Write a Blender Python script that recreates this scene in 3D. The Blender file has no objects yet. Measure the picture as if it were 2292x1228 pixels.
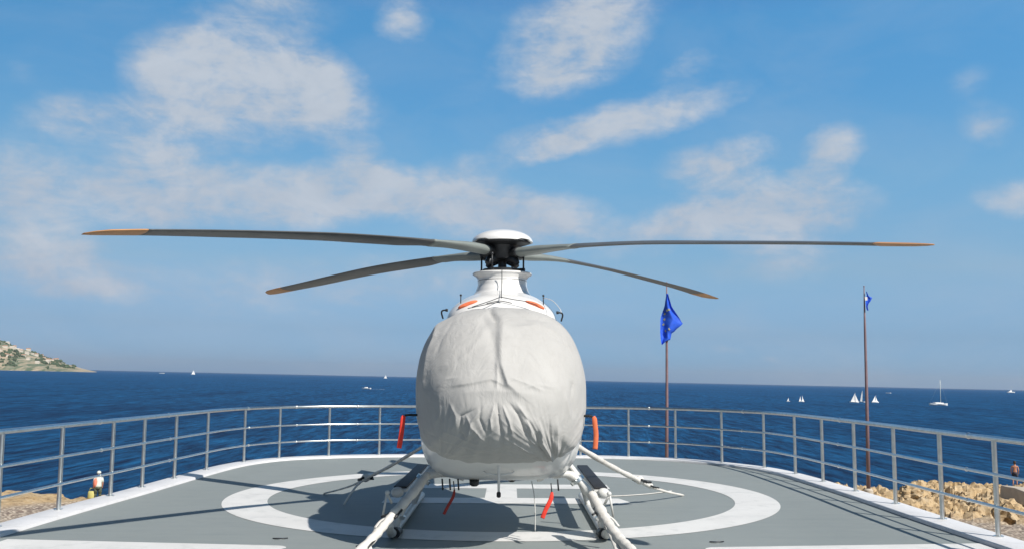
import bpy, bmesh, math, random
from mathutils import Vector, Matrix, noise
random.seed(7)
R = math.radians
sc = bpy.context.scene
C = sc.collection
EYE = Vector((0, 0, 1.75))          # camera; z = 0 is the top of the helipad deck
DECK = []                            # top-level things standing on the (slightly sloping) deck

# ------------------------------------------------------------------ materials
def nodes_of(name):
    m = bpy.data.materials.new(name); m.use_nodes = True
    nt = m.node_tree; b = nt.nodes['Principled BSDF']
    return m, nt, nt.nodes, nt.links, b

def mat(name, col, rough=0.5, metal=0.0, var=0.12, scale=3.0, bump=0.0, bscale=40.0, spec=0.5, coat=0.0, dirt=None, dscale=1.2, dlo=.55, dhi=.8):
    m, nt, N, L, b = nodes_of(name)
    b.inputs['Roughness'].default_value = rough; b.inputs['Metallic'].default_value = metal
    b.inputs['Specular IOR Level'].default_value = spec; b.inputs['Coat Weight'].default_value = coat
    tc = N.new('ShaderNodeTexCoord')
    n = N.new('ShaderNodeTexNoise'); n.inputs['Scale'].default_value = scale; n.inputs['Detail'].default_value = 6
    L.new(tc.outputs['Object'], n.inputs['Vector'])
    r = N.new('ShaderNodeValToRGB'); e = r.color_ramp.elements
    e[0].position = .3; e[1].position = .7
    e[0].color = (*[c*(1-var) for c in col], 1); e[1].color = (*[min(1, c*(1+var)) for c in col], 1)
    L.new(n.outputs['Fac'], r.inputs['Fac'])
    out = r.outputs['Color']
    if dirt:
        n2 = N.new('ShaderNodeTexNoise'); n2.inputs['Scale'].default_value = dscale; n2.inputs['Detail'].default_value = 9; n2.inputs['Roughness'].default_value = .65
        L.new(tc.outputs['Object'], n2.inputs['Vector'])
        mr = N.new('ShaderNodeMapRange'); mr.inputs['From Min'].default_value = dlo; mr.inputs['From Max'].default_value = dhi
        L.new(n2.outputs['Fac'], mr.inputs['Value'])
        mx = N.new('ShaderNodeMix'); mx.data_type = 'RGBA'
        L.new(mr.outputs['Result'], mx.inputs['Factor']); L.new(out, mx.inputs[6]); mx.inputs[7].default_value = (*dirt, 1)
        out = mx.outputs[2]
    L.new(out, b.inputs['Base Color'])
    if bump:
        nb = N.new('ShaderNodeTexNoise'); nb.inputs['Scale'].default_value = bscale; nb.inputs['Detail'].default_value = 4
        L.new(tc.outputs['Object'], nb.inputs['Vector'])
        bp = N.new('ShaderNodeBump'); bp.inputs['Strength'].default_value = bump; bp.inputs['Distance'].default_value = .01
        L.new(nb.outputs['Fac'], bp.inputs['Height']); L.new(bp.outputs['Normal'], b.inputs['Normal'])
    return m

M = {}
M['white'] = mat('white_paint', (.72, .72, .71), .28, var=.03, coat=.3, dirt=(.6, .6, .58), dscale=2.2)
M['gear'] = mat('gear_white_paint', (.62, .62, .595), .4, var=.05, bump=.2, bscale=25, dirt=(.42, .40, .36), dscale=7, dlo=.5, dhi=.75)
M['orange'] = mat('orange_cover_cloth', (.72, .17, .07), .8, var=.15, scale=14)
M['red'] = mat('red_streamer', (.78, .05, .03), .75, var=.2, scale=20)
M['dull_red'] = mat('shaded_streamer', (.30, .035, .03), .8, var=.3, scale=20)  # shade on the left streamer put into a darker red
M['black'] = mat('black_rubber', (.018, .018, .02), .6, var=.2, bump=.3, bscale=60)
M['dark'] = mat('dark_metal', (.035, .038, .042), .45, metal=.5, var=.2, scale=20)
M['steel'] = mat('stainless_steel', (.64, .67, .67), .28, metal=1.0, var=.1, scale=12)
M['polished'] = mat('polished_steel', (.80, .80, .78), .30, metal=1.0, var=.03)
M['blade'] = mat('blade_grey', (.085, .09, .092), .42, var=.12, scale=5, dirt=(.13, .13, .125), dscale=3)
M['cuff'] = mat('cuff_grey', (.20, .225, .215), .45, var=.08, scale=5)
M['tip'] = mat('orange_blade_tip', (.46, .24, .11), .5, var=.12, scale=8)
M['strap'] = mat('white_strap', (.62, .605, .57), .8, var=.08, scale=18, bump=.5, bscale=50, dirt=(.42, .38, .33), dscale=9, dlo=.52, dhi=.75)
M['pole'] = mat('weathered_pole', (.20, .135, .15), .5, var=.15, scale=2)
M['hull'] = mat('boat_white', (.8, .8, .78), .4, var=.03)
M['sail'] = mat('sail_cloth', (.8, .8, .78), .7, var=.04)
M['skin'] = mat('skin', (.50, .24, .155), .6, var=.08, scale=8)
M['hair'] = mat('dark_hair', (.03, .02, .015), .7)
M['yellow'] = mat('yellow_bag', (.50, .46, .16), .7, var=.1)
M['orange_shirt'] = mat('coral_shirt', (.72, .22, .15), .8, var=.1)
M['pale_cloth'] = mat('pale_cloth', (.62, .66, .60), .8, var=.08)
M['trunks'] = mat('dark_trunks', (.03, .03, .05), .8)
M['camo'] = mat('dark_green_cloth', (.06, .075, .05), .85, var=.5, scale=14)

# deck paint: grey-green, faint roller streaks and grit
m, nt, N, L, b = nodes_of('deck_paint'); M['deck'] = m
b.inputs['Roughness'].default_value = .62
tc = N.new('ShaderNodeTexCoord')
def noise_node(scale, detail, vec=None, rough=.6, dist=0):
    n = N.new('ShaderNodeTexNoise'); n.inputs['Scale'].default_value = scale; n.inputs['Detail'].default_value = detail
    n.inputs['Roughness'].default_value = rough; n.inputs['Distortion'].default_value = dist
    if vec: L.new(vec, n.inputs['Vector'])
    return n
def mapping(vec, scale=(1, 1, 1), loc=(0, 0, 0), rot=(0, 0, 0), typ='POINT'):
    mp = N.new('ShaderNodeMapping'); mp.vector_type = typ
    mp.inputs['Scale'].default_value = scale; mp.inputs['Location'].default_value = loc; mp.inputs['Rotation'].default_value = rot
    L.new(vec, mp.inputs['Vector']); return mp.outputs['Vector']
def mixc(f, a, c, typ='MIX'):
    mx = N.new('ShaderNodeMix'); mx.data_type = 'RGBA'; mx.blend_type = typ
    if isinstance(f, (int, float)): mx.inputs['Factor'].default_value = f
    else: L.new(f, mx.inputs['Factor'])
    for i, v in ((6, a), (7, c)):
        if isinstance(v, tuple): mx.inputs[i].default_value = (*v, 1)
        else: L.new(v, mx.inputs[i])
    return mx.outputs[2]
def rng(v, a, c, d=0., e=1.):
    mr = N.new('ShaderNodeMapRange'); L.new(v, mr.inputs['Value'])
    for k, q in (('From Min', a), ('From Max', c), ('To Min', d), ('To Max', e)): mr.inputs[k].default_value = q
    return mr.outputs['Result']
def mth(op, a, c=None, clamp=False):
    q = N.new('ShaderNodeMath'); q.operation = op; q.use_clamp = clamp
    for i, v in ((0, a), (1, c)):
        if v is None: continue
        if isinstance(v, (int, float)): q.inputs[i].default_value = v
        else: L.new(v, q.inputs[i])
    return q.outputs[0]
O = tc.outputs['Object']
n1 = noise_node(.6, 5, mapping(O, (1, .5, 1)))
n2 = noise_node(3.2, 8, mapping(O, (.35, 1.6, 1)), .7)
n3 = noise_node(160, 2, O)
c = mixc(rng(n1.outputs['Fac'], .3, .7), (.220, .245, .244), (.250, .275, .273))
c = mixc(rng(n2.outputs['Fac'], .42, .78, 0, .42), c, (.30, .325, .31))
c = mixc(rng(n2.outputs['Fac'], .22, .42, .40, 0), c, (.15, .18, .175))
n5 = noise_node(1.1, 9, mapping(O, (1, 1, 1), (3, 5, 0)), .72, .8)
c = mixc(rng(n5.outputs['Fac'], .60, .72, 0, .35), c, (.14, .155, .15))
c = mixc(rng(n3.outputs['Fac'], .3, .7, 0, .25), c, (.14, .18, .17))
L.new(c, b.inputs['Base Color'])
bp = N.new('ShaderNodeBump'); bp.inputs['Strength'].default_value = .5; bp.inputs['Distance'].default_value = .004
L.new(n3.outputs['Fac'], bp.inputs['Height']); L.new(bp.outputs['Normal'], b.inputs['Normal'])
# marking paint
M['mark'] = mat('marking_paint', (.66, .66, .645), .55, var=.05, scale=2, bump=.3, bscale=150, dirt=(.42, .44, .43), dscale=3.5, dlo=.52, dhi=.85)
M['kerb'] = mat('kerb_paint', (.66, .66, .67), .5, var=.05, scale=1.5, bump=.3, bscale=30, dirt=(.50, .50, .49), dscale=2.5, dlo=.52, dhi=.8)

# cover cloth
m, nt, N, L, b = nodes_of('cover_cloth'); M['cover'] = m
b.inputs['Roughness'].default_value = .85; b.inputs['Sheen Weight'].default_value = .15
tc = N.new('ShaderNodeTexCoord'); O = tc.outputs['Object']
n1 = noise_node(1.6, 6, O); n2 = noise_node(14, 6, mapping(O, (1, 1, .5)), .6, .6); n3 = noise_node(220, 2, O)
c = mixc(rng(n1.outputs['Fac'], .3, .72), (.395, .392, .38), (.455, .452, .438))
c = mixc(rng(n2.outputs['Fac'], .5, .8, 0, .3), c, (.34, .33, .31))
L.new(c, b.inputs['Base Color'])
n4 = noise_node(3.2, 7, mapping(O, (1.4, 1, .8)), .55, 1.6)
bp = N.new('ShaderNodeBump'); bp.inputs['Strength'].default_value = .55; bp.inputs['Distance'].default_value = .03
L.new(n4.outputs['Fac'], bp.inputs['Height'])
bp2 = N.new('ShaderNodeBump'); bp2.inputs['Strength'].default_value = .35; bp2.inputs['Distance'].default_value = .006
L.new(n2.outputs['Fac'], bp2.inputs['Height']); L.new(bp.outputs['Normal'], bp2.inputs['Normal'])
bp3 = N.new('ShaderNodeBump'); bp3.inputs['Strength'].default_value = .3; bp3.inputs['Distance'].default_value = .002
L.new(n3.outputs['Fac'], bp3.inputs['Height']); L.new(bp2.outputs['Normal'], bp3.inputs['Normal'])
L.new(bp3.outputs['Normal'], b.inputs['Normal'])

# sea
m, nt, N, L, b = nodes_of('sea_water'); M['sea'] = m
b.inputs['Roughness'].default_value = .30; b.inputs['IOR'].default_value = 1.33
tc = N.new('ShaderNodeTexCoord'); O = tc.outputs['Object']
w1 = noise_node(.07, 8, mapping(O, (1, .10, 1)), .70)
w2 = noise_node(.62, 9, mapping(O, (1, .13, 1), rot=(0, 0, .10)), .72, .3)
w3 = noise_node(.006, 5, mapping(O, (.35, 1, 1)))
c = mixc(rng(w2.outputs['Fac'], .38, .66), (.0, .012, .058), (.014, .185, .45))  # light and dark of the wave facets painted into the water colour
c = mixc(rng(w1.outputs['Fac'], .50, .62, 0, .55), c, (.0, .020, .080))
c = mixc(rng(w1.outputs['Fac'], .36, .48, .4, 0), c, (.008, .085, .22))
c = mixc(rng(w3.outputs['Fac'], .35, .7, 0, .35), c, (.004, .048, .145))
dif = N.new('ShaderNodeBsdfDiffuse'); gl = N.new('ShaderNodeBsdfGlossy'); msh = N.new('ShaderNodeMixShader')
L.new(c, dif.inputs['Color']); gl.inputs['Roughness'].default_value = .42; msh.inputs[0].default_value = .085
L.new(dif.outputs[0], msh.inputs[1]); L.new(gl.outputs[0], msh.inputs[2])
L.new(msh.outputs[0], N['Material Output'].inputs['Surface'])
bp = N.new('ShaderNodeBump'); bp.inputs['Strength'].default_value = 1; bp.inputs['Distance'].default_value = 1.3
L.new(w2.outputs['Fac'], bp.inputs['Height'])
bp2 = N.new('ShaderNodeBump'); bp2.inputs['Strength'].default_value = 1; bp2.inputs['Distance'].default_value = 6.
L.new(w1.outputs['Fac'], bp2.inputs['Height']); L.new(bp.outputs['Normal'], bp2.inputs['Normal'])
L.new(bp2.outputs['Normal'], dif.inputs['Normal']); L.new(bp2.outputs['Normal'], gl.inputs['Normal'])
N.remove(b)

# shore rock
m, nt, N, L, b = nodes_of('shore_rock'); M['rock'] = m
b.inputs['Roughness'].default_value = .9
tc = N.new('ShaderNodeTexCoord'); O = tc.outputs['Object']
n1 = noise_node(.35, 9, mapping(O, (1, 1, 2)), .7); n2 = noise_node(2.6, 8, O, .7)
vor = N.new('ShaderNodeTexVoronoi'); vor.inputs['Scale'].default_value = 5.5; L.new(O, vor.inputs['Vector'])
c = mixc(rng(n1.outputs['Fac'], .35, .68), (.44, .30, .145), (.54, .43, .28))
c = mixc(rng(n2.outputs['Fac'], .50, .64, 0, .85), c, (.20, .12, .055))  # shade of pits and crevices painted in as dark noise patches
c = mixc(rng(n2.outputs['Fac'], .28, .42, .6, 0), c, (.66, .58, .46))
at = N.new('ShaderNodeAttribute'); at.attribute_name = 'gravel'
g = mixc(rng(vor.outputs['Distance'], .25, .62), (.58, .50, .40), (.16, .12, .10))
g = mixc(rng(n2.outputs['Fac'], .35, .65, 0, .5), g, (.40, .33, .25))
c = mixc(at.outputs['Fac'], c, g)
L.new(c, b.inputs['Base Color'])
bp = N.new('ShaderNodeBump'); bp.inputs['Strength'].default_value = 1; bp.inputs['Distance'].default_value = .12
L.new(n2.outputs['Fac'], bp.inputs['Height']); L.new(bp.outputs['Normal'], b.inputs['Normal'])
M['slab'] = mat('pale_concrete', (.50, .44, .36), .9, var=.1, scale=2, bump=.6, bscale=9, dirt=(.36, .30, .24))

# headland
m, nt, N, L, b = nodes_of('headland_ground'); M['head'] = m
b.inputs['Roughness'].default_value = 1
tc = N.new('ShaderNodeTexCoord'); O = tc.outputs['Object']
n1 = noise_node(.012, 9, mapping(O, (1, .3, 1.6)), .7); n2 = noise_node(.035, 8, mapping(O, (1, .3, 1)), .7)
c = mixc(rng(n1.outputs['Fac'], .44, .56), (.10, .14, .085), (.42, .34, .24))
c = mixc(rng(n2.outputs['Fac'], .56, .66, 0, .8), c, (.50, .45, .38))
L.new(c, b.inputs['Base Color'])
M['scrub'] = mat('scrub_foliage', (.055, .085, .045), .95, var=.4, scale=.03)
M['hwall'] = mat('pale_house_wall', (.66, .60, .52), .8, var=.05)
M['hroof'] = mat('clay_roof', (.42, .24, .16), .9, var=.1)

# flags
M['flagblue'] = mat('blue_flag_cloth', (.010, .085, .60), .7, var=.2, scale=4)
M['star'] = mat('yellow_star', (.34, .34, .14), .7)
M['flagwhite'] = mat('white_flag_cloth', (.7, .72, .74), .7)

# ------------------------------------------------------------------ mesh helpers
def new_obj(name, bm, m, parent=None, smooth=True, flat_angle=None):
    me = bpy.data.meshes.new(name)
    if parent is not None:
        loc = parent_world(parent)
        bmesh.ops.translate(bm, verts=bm.verts, vec=-loc)
    bmesh.ops.recalc_face_normals(bm, faces=bm.faces)
    bm.to_mesh(me); bm.free()
    mats = m if isinstance(m, (list, tuple)) else [m]
    for q in mats: me.materials.append(q)
    if smooth:
        me.polygons.foreach_set('use_smooth', [True]*len(me.polygons))
        if flat_angle is not None:
            me.set_sharp_from_angle(angle=R(flat_angle))
    o = bpy.data.objects.new(name, me); C.objects.link(o)
    if parent is not None: o.parent = parent
    return o
def parent_world(p):
    v = Vector((0, 0, 0))
    while p is not None: v += p.location; p = p.parent
    return v
def thing(name, label, cat, loc, group=None, deck=True):
    o = bpy.data.objects.new(name, None); C.objects.link(o); o.location = loc
    o.empty_display_size = .2
    o['label'] = label; o['category'] = cat
    if group: o['group'] = group
    if deck: DECK.append(o)
    return o
def tag(o, label, cat, group=None, deck=True):
    o['label'] = label; o['category'] = cat
    if group: o['group'] = group
    if deck: DECK.append(o)
    return o
def struct(o, deck=True, kind='structure'):
    o['kind'] = kind
    if deck: DECK.append(o)
    return o
V = Vector
def tube(bm, pts, rad, seg=10, closed=False, caps=True, flat=(1, 1)):
    pts = [V(p) for p in pts]; n = len(pts)
    rads = rad if isinstance(rad, (list, tuple)) else [rad]*n
    rings = []; prev = None
    for i, p in enumerate(pts):
        if closed: t = pts[(i+1) % n]-pts[i-1]
        else: t = pts[min(i+1, n-1)]-pts[max(i-1, 0)]
        t.normalize()
        if prev is None:
            ref = V((0, 0, 1)) if abs(t.z) < .9 else V((0, 1, 0))
            a = t.cross(ref).normalized()
        else:
            a = (prev-t*prev.dot(t)).normalized()
        prev = a; bb = t.cross(a)
        rings.append([bm.verts.new(p+(a*math.cos(k*2*math.pi/seg)*flat[0]+bb*math.sin(k*2*math.pi/seg)*flat[1])*rads[i]) for k in range(seg)])
    for i in range(n if closed else n-1):
        A = rings[i]; B = rings[(i+1) % n]
        for k in range(seg): bm.faces.new((A[k], A[(k+1) % seg], B[(k+1) % seg], B[k]))
    if caps and not closed:
        bm.faces.new(rings[0]); bm.faces.new(rings[-1][::-1])
def box(bm, c, s, rot=None, bev=0):
    g = bmesh.ops.create_cube(bm, size=1)
    vs = g['verts']
    mtx = Matrix.Translation(V(c)) @ (rot.to_4x4() if rot else Matrix.Identity(4)) @ Matrix.Diagonal((*s, 1))
    bmesh.ops.transform(bm, matrix=mtx, verts=vs)
    if bev:
        es = list({e for v in vs for e in v.link_edges})
        bmesh.ops.bevel(bm, geom=es, offset=bev, segments=2, affect='EDGES', profile=.6)
def ball(bm, c, r, sub=3, s=(1, 1, 1)):
    g = bmesh.ops.create_icosphere(bm, subdivisions=sub, radius=r)
    bmesh.ops.transform(bm, matrix=Matrix.Translation(V(c)) @ Matrix.Diagonal((*s, 1)), verts=g['verts'])
    return g['verts']
def loft(bm, rings, caps=True):
    rs = [[bm.verts.new(p) for p in r] for r in rings]
    n = len(rs[0])
    for A, B in zip(rs, rs[1:]):
        for k in range(n): bm.faces.new((A[k], A[(k+1) % n], B[(k+1) % n], B[k]))
    if caps:
        bm.faces.new(rs[0]); bm.faces.new(rs[-1][::-1])
    return rs
def sup(t, n): return math.copysign(abs(t)**(2/n), t)
def catmull(P, per):
    P = [V(p) for p in P]; out = []
    for i in range(len(P)-1):
        a = P[max(i-1, 0)]; b_ = P[i]; c_ = P[i+1]; d = P[min(i+2, len(P)-1)]
        for k in range(per):
            t = k/per
            out.append(.5*((2*b_)+(c_-a)*t+(2*a-5*b_+4*c_-d)*t*t+(3*b_-a-3*c_+d)*t**3))
    out.append(P[-1]); return out
def lerp_tab(tab, x):
    if x <= tab[0][0]: return tab[0][1:]
    for a, b_ in zip(tab, tab[1:]):
        if x <= b_[0]:
            t = (x-a[0])/(b_[0]-a[0]); t = t*t*(3-2*t)*.4+t*.6
            return tuple(p+(q-p)*t for p, q in zip(a[1:], b_[1:]))
    return tab[-1][1:]

# ------------------------------------------------------------------ helipad deck
edge_ctl = [(-5.62, -4), (-5.62, 0), (-5.62, 5), (-5.62, 11), (-5.52, 14), (-5.46, 16.2), (-5.36, 18.0), (-5.10, 19.1), (-4.65, 19.85), (-3.85, 20.40), (-2.82, 20.72), (-1.4, 20.90), (-.1, 20.95), (1.2, 20.86), (2.57, 20.60), (3.5, 20.12), (4.28, 19.25), (4.85, 18.2), (5.08, 17.0), (5.16, 15.6), (5.22, 13.5), (5.22, 11.4), (5.26, 9), (5.3, 5), (5.3, 0), (5.3, -4)]
rail_line = [V((p.x*1.036, p.y*1.036, 0)) for p in catmull([(x, y, 0) for x, y in edge_ctl], 12)]
def offset(line, d):
    out = []
    for i, p in enumerate(line):
        t = line[min(i+1, len(line)-1)]-line[max(i-1, 0)]; t.normalize()
        out.append(p+V((-t.y, t.x, 0))*d)
    return out
outer = offset(rail_line, .13); inner = offset(rail_line, -.42)
bm = bmesh.new()
top = [bm.verts.new((p.x, p.y, 0)) for p in outer]; bot = [bm.verts.new((p.x, p.y, -.9)) for p in outer]
bm.faces.new(top[::-1]); bm.faces.new(bot)
for i in range(len(top)):
    j = (i+1) % len(top); bm.faces.new((top[i], top[j], bot[j], bot[i]))
struct(new_obj('helipad_deck', bm, M['deck'], smooth=False))
# supporting wall under the deck
wl = offset(rail_line, -1.0)
bm = bmesh.new()
top = [bm.verts.new((p.x, p.y, -.898)) for p in wl]; bot = [bm.verts.new((p.x, p.y, -6.6)) for p in wl]
for i in range(len(top)):
    j = (i+1) % len(top); bm.faces.new((top[i], top[j], bot[j], bot[i]))
struct(new_obj('deck_support_wall', bm, M['kerb'], smooth=False))
# kerb: raised painted border with a sloped inner lip
bm = bmesh.new()
prof = [(.14, -.25), (.14, .034), (.125, .042), (-.26, .042), (-.28, .037), (-.292, .003)]
offs = [offset(rail_line, d) for d, z in prof]
cols = [[bm.verts.new((q[i].x, q[i].y, z)) for q, (d, z) in zip(offs, prof)] for i in range(len(rail_line))]
for A, B in zip(cols, cols[1:]):
    for k in range(len(prof)-1): bm.faces.new((A[k], A[k+1], B[k+1], B[k]))
    bm.faces.new((A[0], B[0], B[-1], A[-1]))
struct(new_obj('kerb', bm, M['kerb'], smooth=True, flat_angle=35))
# markings
def ring_mark(name, cx, cy, r0, r1, z, m):
    bm = bmesh.new(); n = 160
    a = [bm.verts.new((cx+r0*math.cos(t*2*math.pi/n), cy+r0*math.sin(t*2*math.pi/n), z)) for t in range(n)]
    c_ = [bm.verts.new((cx+r1*math.cos(t*2*math.pi/n), cy+r1*math.sin(t*2*math.pi/n), z)) for t in range(n)]
    for i in range(n): bm.faces.new((a[i], c_[i], c_[(i+1) % n], a[(i+1) % n]))
    return new_obj(name, bm, m, smooth=False)
struct(ring_mark('landing_circle_marking', -.11, 14.48, 3.42, 4.04, .004, M['mark']))
def poly_mark(name, polys, z, m):
    bm = bmesh.new()
    for P in polys: bm.faces.new([bm.verts.new((x, y, z)) for x, y in P])
    return new_obj(name, bm, m, smooth=False)
def rect(x0, y0, x1, y1): return [(x0, y0), (x1, y0), (x1, y1), (x0, y1)]
struct(poly_mark('letter_h_marking', [[(-1.80, 13.56), (1.62, 13.56), (1.74, 13.72), (1.62, 14.18), (-1.80, 14.18)], rect(-1.80, 15.38, 1.62, 15.98), rect(-.36, 14.18, .12, 15.38)], .004, M['mark']))
def rcorner(x, y, r, a0, a1): return [(x+r*math.cos(R(a0+(a1-a0)*i/6)), y+r*math.sin(R(a0+(a1-a0)*i/6))) for i in range(7)]
struct(poly_mark('edge_line_marking', [[(-5.40, 9.5), (-2.5, 9.5)] + rcorner(-2.44, 9.98, .14, 0, 90) + [(-5.40, 10.42)],
    [(2.4, 9.5), (5.12, 9.5), (5.12, 10.48)] + rcorner(2.18, 10.02, .14, 90, 180) ], .004, M['mark']))

# lashing points set in the deck
for (x, y, lab) in ((-2.5, 10.53, 'dark recessed lashing point in the deck on the left, outside the white circle'), (2.24, 10.46, 'dark recessed lashing point in the deck on the right, outside the white circle')):
    t = thing('lashing_point', lab, 'deck fitting', (x, y, 0), 'lashing points in the deck')
    bm = bmesh.new(); tube(bm, [(x, y, .002), (x, y, .007)], .055, 20); new_obj('base_plate', bm, M['steel'], t, flat_angle=40)
    bm = bmesh.new(); tube(bm, [(x-.07, y-.01, .010), (x-.03, y-.02, .012), (x+.04, y-.02, .012), (x+.09, y+.01, .010)], .006, 8); new_obj('ring', bm, M['dark'], t)

# ------------------------------------------------------------------ railing
rail = thing('railing', 'stainless steel railing with three rails curving round the helipad edge', 'railing', (-.1, 21.6, .04))
post_near = [(-5.64, 9.35), (-5.64, 10.7), (-5.62, 12.0), (-5.56, 13.32), (-5.5, 14.4), (-5.46, 15.75), (-5.39, 17.1), (-5.2, 18.75), (-4.75, 19.75), (-3.85, 20.42), (-2.82, 20.72), (-1.75, 20.87), (-.65, 20.94), (.45, 20.93), (1.5, 20.82), (2.57, 20.6), (3.5, 20.12), (4.28, 19.25), (4.86, 18.17), (5.08, 17.0), (5.16, 15.7), (5.2, 14.4), (5.23, 13.0), (5.23, 11.5), (5.25, 10.25), (5.27, 9.0), (5.28, 7.6), (5.3, 6.2), (-5.64, 8.0), (-5.64, 6.6), (-5.62, 5.2), (5.3, 4.8)]
def nearest(p):
    return min(rail_line, key=lambda q: (q.x-p[0])**2+(q.y-p[1])**2)
for p in [(x*1.036, y*1.036) for x, y in post_near]:
    q = nearest(p)
    bm = bmesh.new(); tube(bm, [(q.x, q.y, .04), (q.x, q.y, 1.10)], .028, 14)
    tube(bm, [(q.x, q.y, .04), (q.x, q.y, .052)], .055, 16)
    new_obj('post', bm, M['steel'], rail, flat_angle=40)
keep = [p for p in rail_line if p.y > 3.5]
for nm, z, r_ in (('top_rail', 1.113, .031), ('middle_rail', .724, .018), ('lower_rail', .372, .018)):
    line = [V((p.x, p.y, z)) for p in (keep if nm == 'top_rail' else offset(keep, -.042))]
    bm = bmesh.new(); tube(bm, line, r_, 14)
    new_obj(nm, bm, M['steel'], rail)
for (x, y) in ((-5.62, 9.8), (-5.56, 13.0), (-5.47, 15.3), (-5.2, 18.9), (-4.5, 20.0), (-3.3, 20.6), (3.0, 20.4), (4.6, 18.7), (5.15, 14.9), (5.24, 10.9), (0, 20.9)):
    q = nearest((x*1.036, y*1.036))
    for z, r_ in ((1.113, .038), (.724, .026), (.372, .026)):
        bm = bmesh.new()
        k = rail_line.index(q); a = rail_line[k-1]; b_ = rail_line[min(k+1, len(rail_line)-1)]; d = (b_-a).normalized()
        base = V((q.x, q.y, z)) + (V((d.y, -d.x, 0))*.042 if z < 1 else V((0, 0, 0)))
        ball(bm, base, r_, 3)  # added polished ball that catches the sun as a glint on the rail
        new_obj('glint_ball', bm, M['polished'], rail)

# ------------------------------------------------------------------ helicopter
HX, HY = -.10, 11.5
heli = thing('helicopter', 'white helicopter with drooping four-blade rotor parked nose-on under a grey cloth cover', 'helicopter', (HX, HY, 0))
# fuselage
# y, halfwidth, zbottom, zwaist, ztop, n_low, n_up
FT = [(9.55, .50, 1.00, 1.5, 1.9, 3.0, 2.3), (9.75, .70, .84, 1.55, 2.15, 3.6, 2.4), (10.1, .83, .71, 1.58, 2.34, 4.2, 2.5), (10.6, .90, .635, 1.6, 2.47, 4.4, 2.5), (11.4, .915, .61, 1.6, 2.52, 4.4, 2.5), (12.4, .86, .62, 1.6, 2.50, 3.6, 2.5), (13.1, .68, .86, 1.75, 2.45, 2.6, 2.4), (13.8, .40, 1.35, 1.95, 2.40, 2.3, 2.3), (14.4, .26, 1.72, 2.02, 2.34, 2.1, 2.1), (16.0, .19, 1.86, 2.04, 2.24, 2, 2), (17.2, .15, 1.9, 2.05, 2.2, 2, 2)]
def section(y, hw, zb, zw, zt, nl, nu, n=72):
    ring = []
    for k in range(n):
        a = 2*math.pi*k/n; s = math.sin(a); c_ = math.cos(a); e = nu if s >= 0 else nl
        ring.append((HX+hw*sup(c_, e), y, zw+(zt-zw if s >= 0 else zw-zb)*sup(s, e)))
    return ring
ys = [9.55+i*.11 for i in range(70)]
bm = bmesh.new(); loft(bm, [section(y, *lerp_tab(FT, y)) for y in ys])
fus = new_obj('fuselage', bm, M['white'], heli)
# side window line and door seam of the white cabin behind the cover
for s in (-1, 1):
    bm = bmesh.new()
    prof_w = [(11.2, 1.75), (12.1, 1.75), (12.2, 2.2), (11.2, 2.25)]
    vs = []
    for (y, z) in prof_w:
        hw, zb, zw, zt, nl, nu = lerp_tab(FT, y)
        sn = ((z-zw)/(zt-zw)); x = hw*max(0, (1-sn**nu))**(1/nu)
        vs.append(bm.verts.new((HX+s*(x+.006), y, z)))
    f = bm.faces.new(vs); ext = bmesh.ops.extrude_face_region(bm, geom=[f])
    bmesh.ops.translate(bm, verts=[v for v in ext['geom'] if isinstance(v, bmesh.types.BMVert)], vec=(-s*.06, 0, 0))
    new_obj('side_window', bm, M['black'], fus, smooth=False)
# engine cowling with rotor pylon
CT = [(10.36, .20, 2.38, 2.40, 2.46, 3, 2.2), (10.46, .50, 2.35, 2.40, 2.60, 3, 2.1), (10.65, .61, 2.32, 2.40, 2.70, 3, 2.0), (11.0, .645, 2.3, 2.40, 2.78, 3, 1.95), (11.6, .645, 2.3, 2.40, 2.80, 3, 1.95), (12.4, .60, 2.3, 2.44, 2.78, 3, 2.0), (13.2, .46, 2.3, 2.4, 2.70, 3, 2.0), (13.9, .25, 2.2, 2.3, 2.5, 2.4, 2.2)]
bm = bmesh.new(); loft(bm, [section(10.36+i*.07, *lerp_tab(CT, 10.36+i*.07)) for i in range(51)])
cow = new_obj('engine_cowling', bm, M['white'], heli)
bm = bmesh.new()
PT = [(2.50, .60, .95), (2.60, .56, .86), (2.66, .47, .70), (2.72, .385, .56), (2.80, .325, .46), (2.88, .300, .41), (2.95, .300, .39), (2.99, .325, .40), (3.012, .365, .42), (3.022, .372, .425), (3.028, .360, .41)]
rings = []
for i in range(41):
    z = 2.50+.528*i/40; rx, ry = lerp_tab(PT, z)
    rings.append([(HX+rx*sup(math.cos(a), 2.2), HY+.04+ry*sup(math.sin(a), 2.2), z) for a in [2*math.pi*k/64 for k in range(64)]])
loft(bm, rings); new_obj('rotor_pylon', bm, M['white'], cow)
bm = bmesh.new()
for z in (2.70, 2.93):
    rx, ry = lerp_tab(PT, z); tube(bm, [(HX+(rx+.001)*sup(math.cos(a), 2.2), HY+.04+(ry+.001)*sup(math.sin(a), 2.2), z) for a in [2*math.pi*k/64 for k in range(64)]], .0025, 5, closed=True)
new_obj('panel_seam', bm, M['dark'], cow)
# intake covers
for s in (-1, 1):
    bm = bmesh.new()
    ball(bm, (HX+s*.375+.0, 10.54, 2.575), 1, 4, (.11, .045, .030))
    for v in bm.verts:
        v.co.z += -s*(v.co.x-(HX+s*.37))*.35
        v.co += V((0, 1, 0))*noise.noise(v.co*14)*.012
    o = new_obj('intake_cover', bm, M['orange'], cow)
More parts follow.
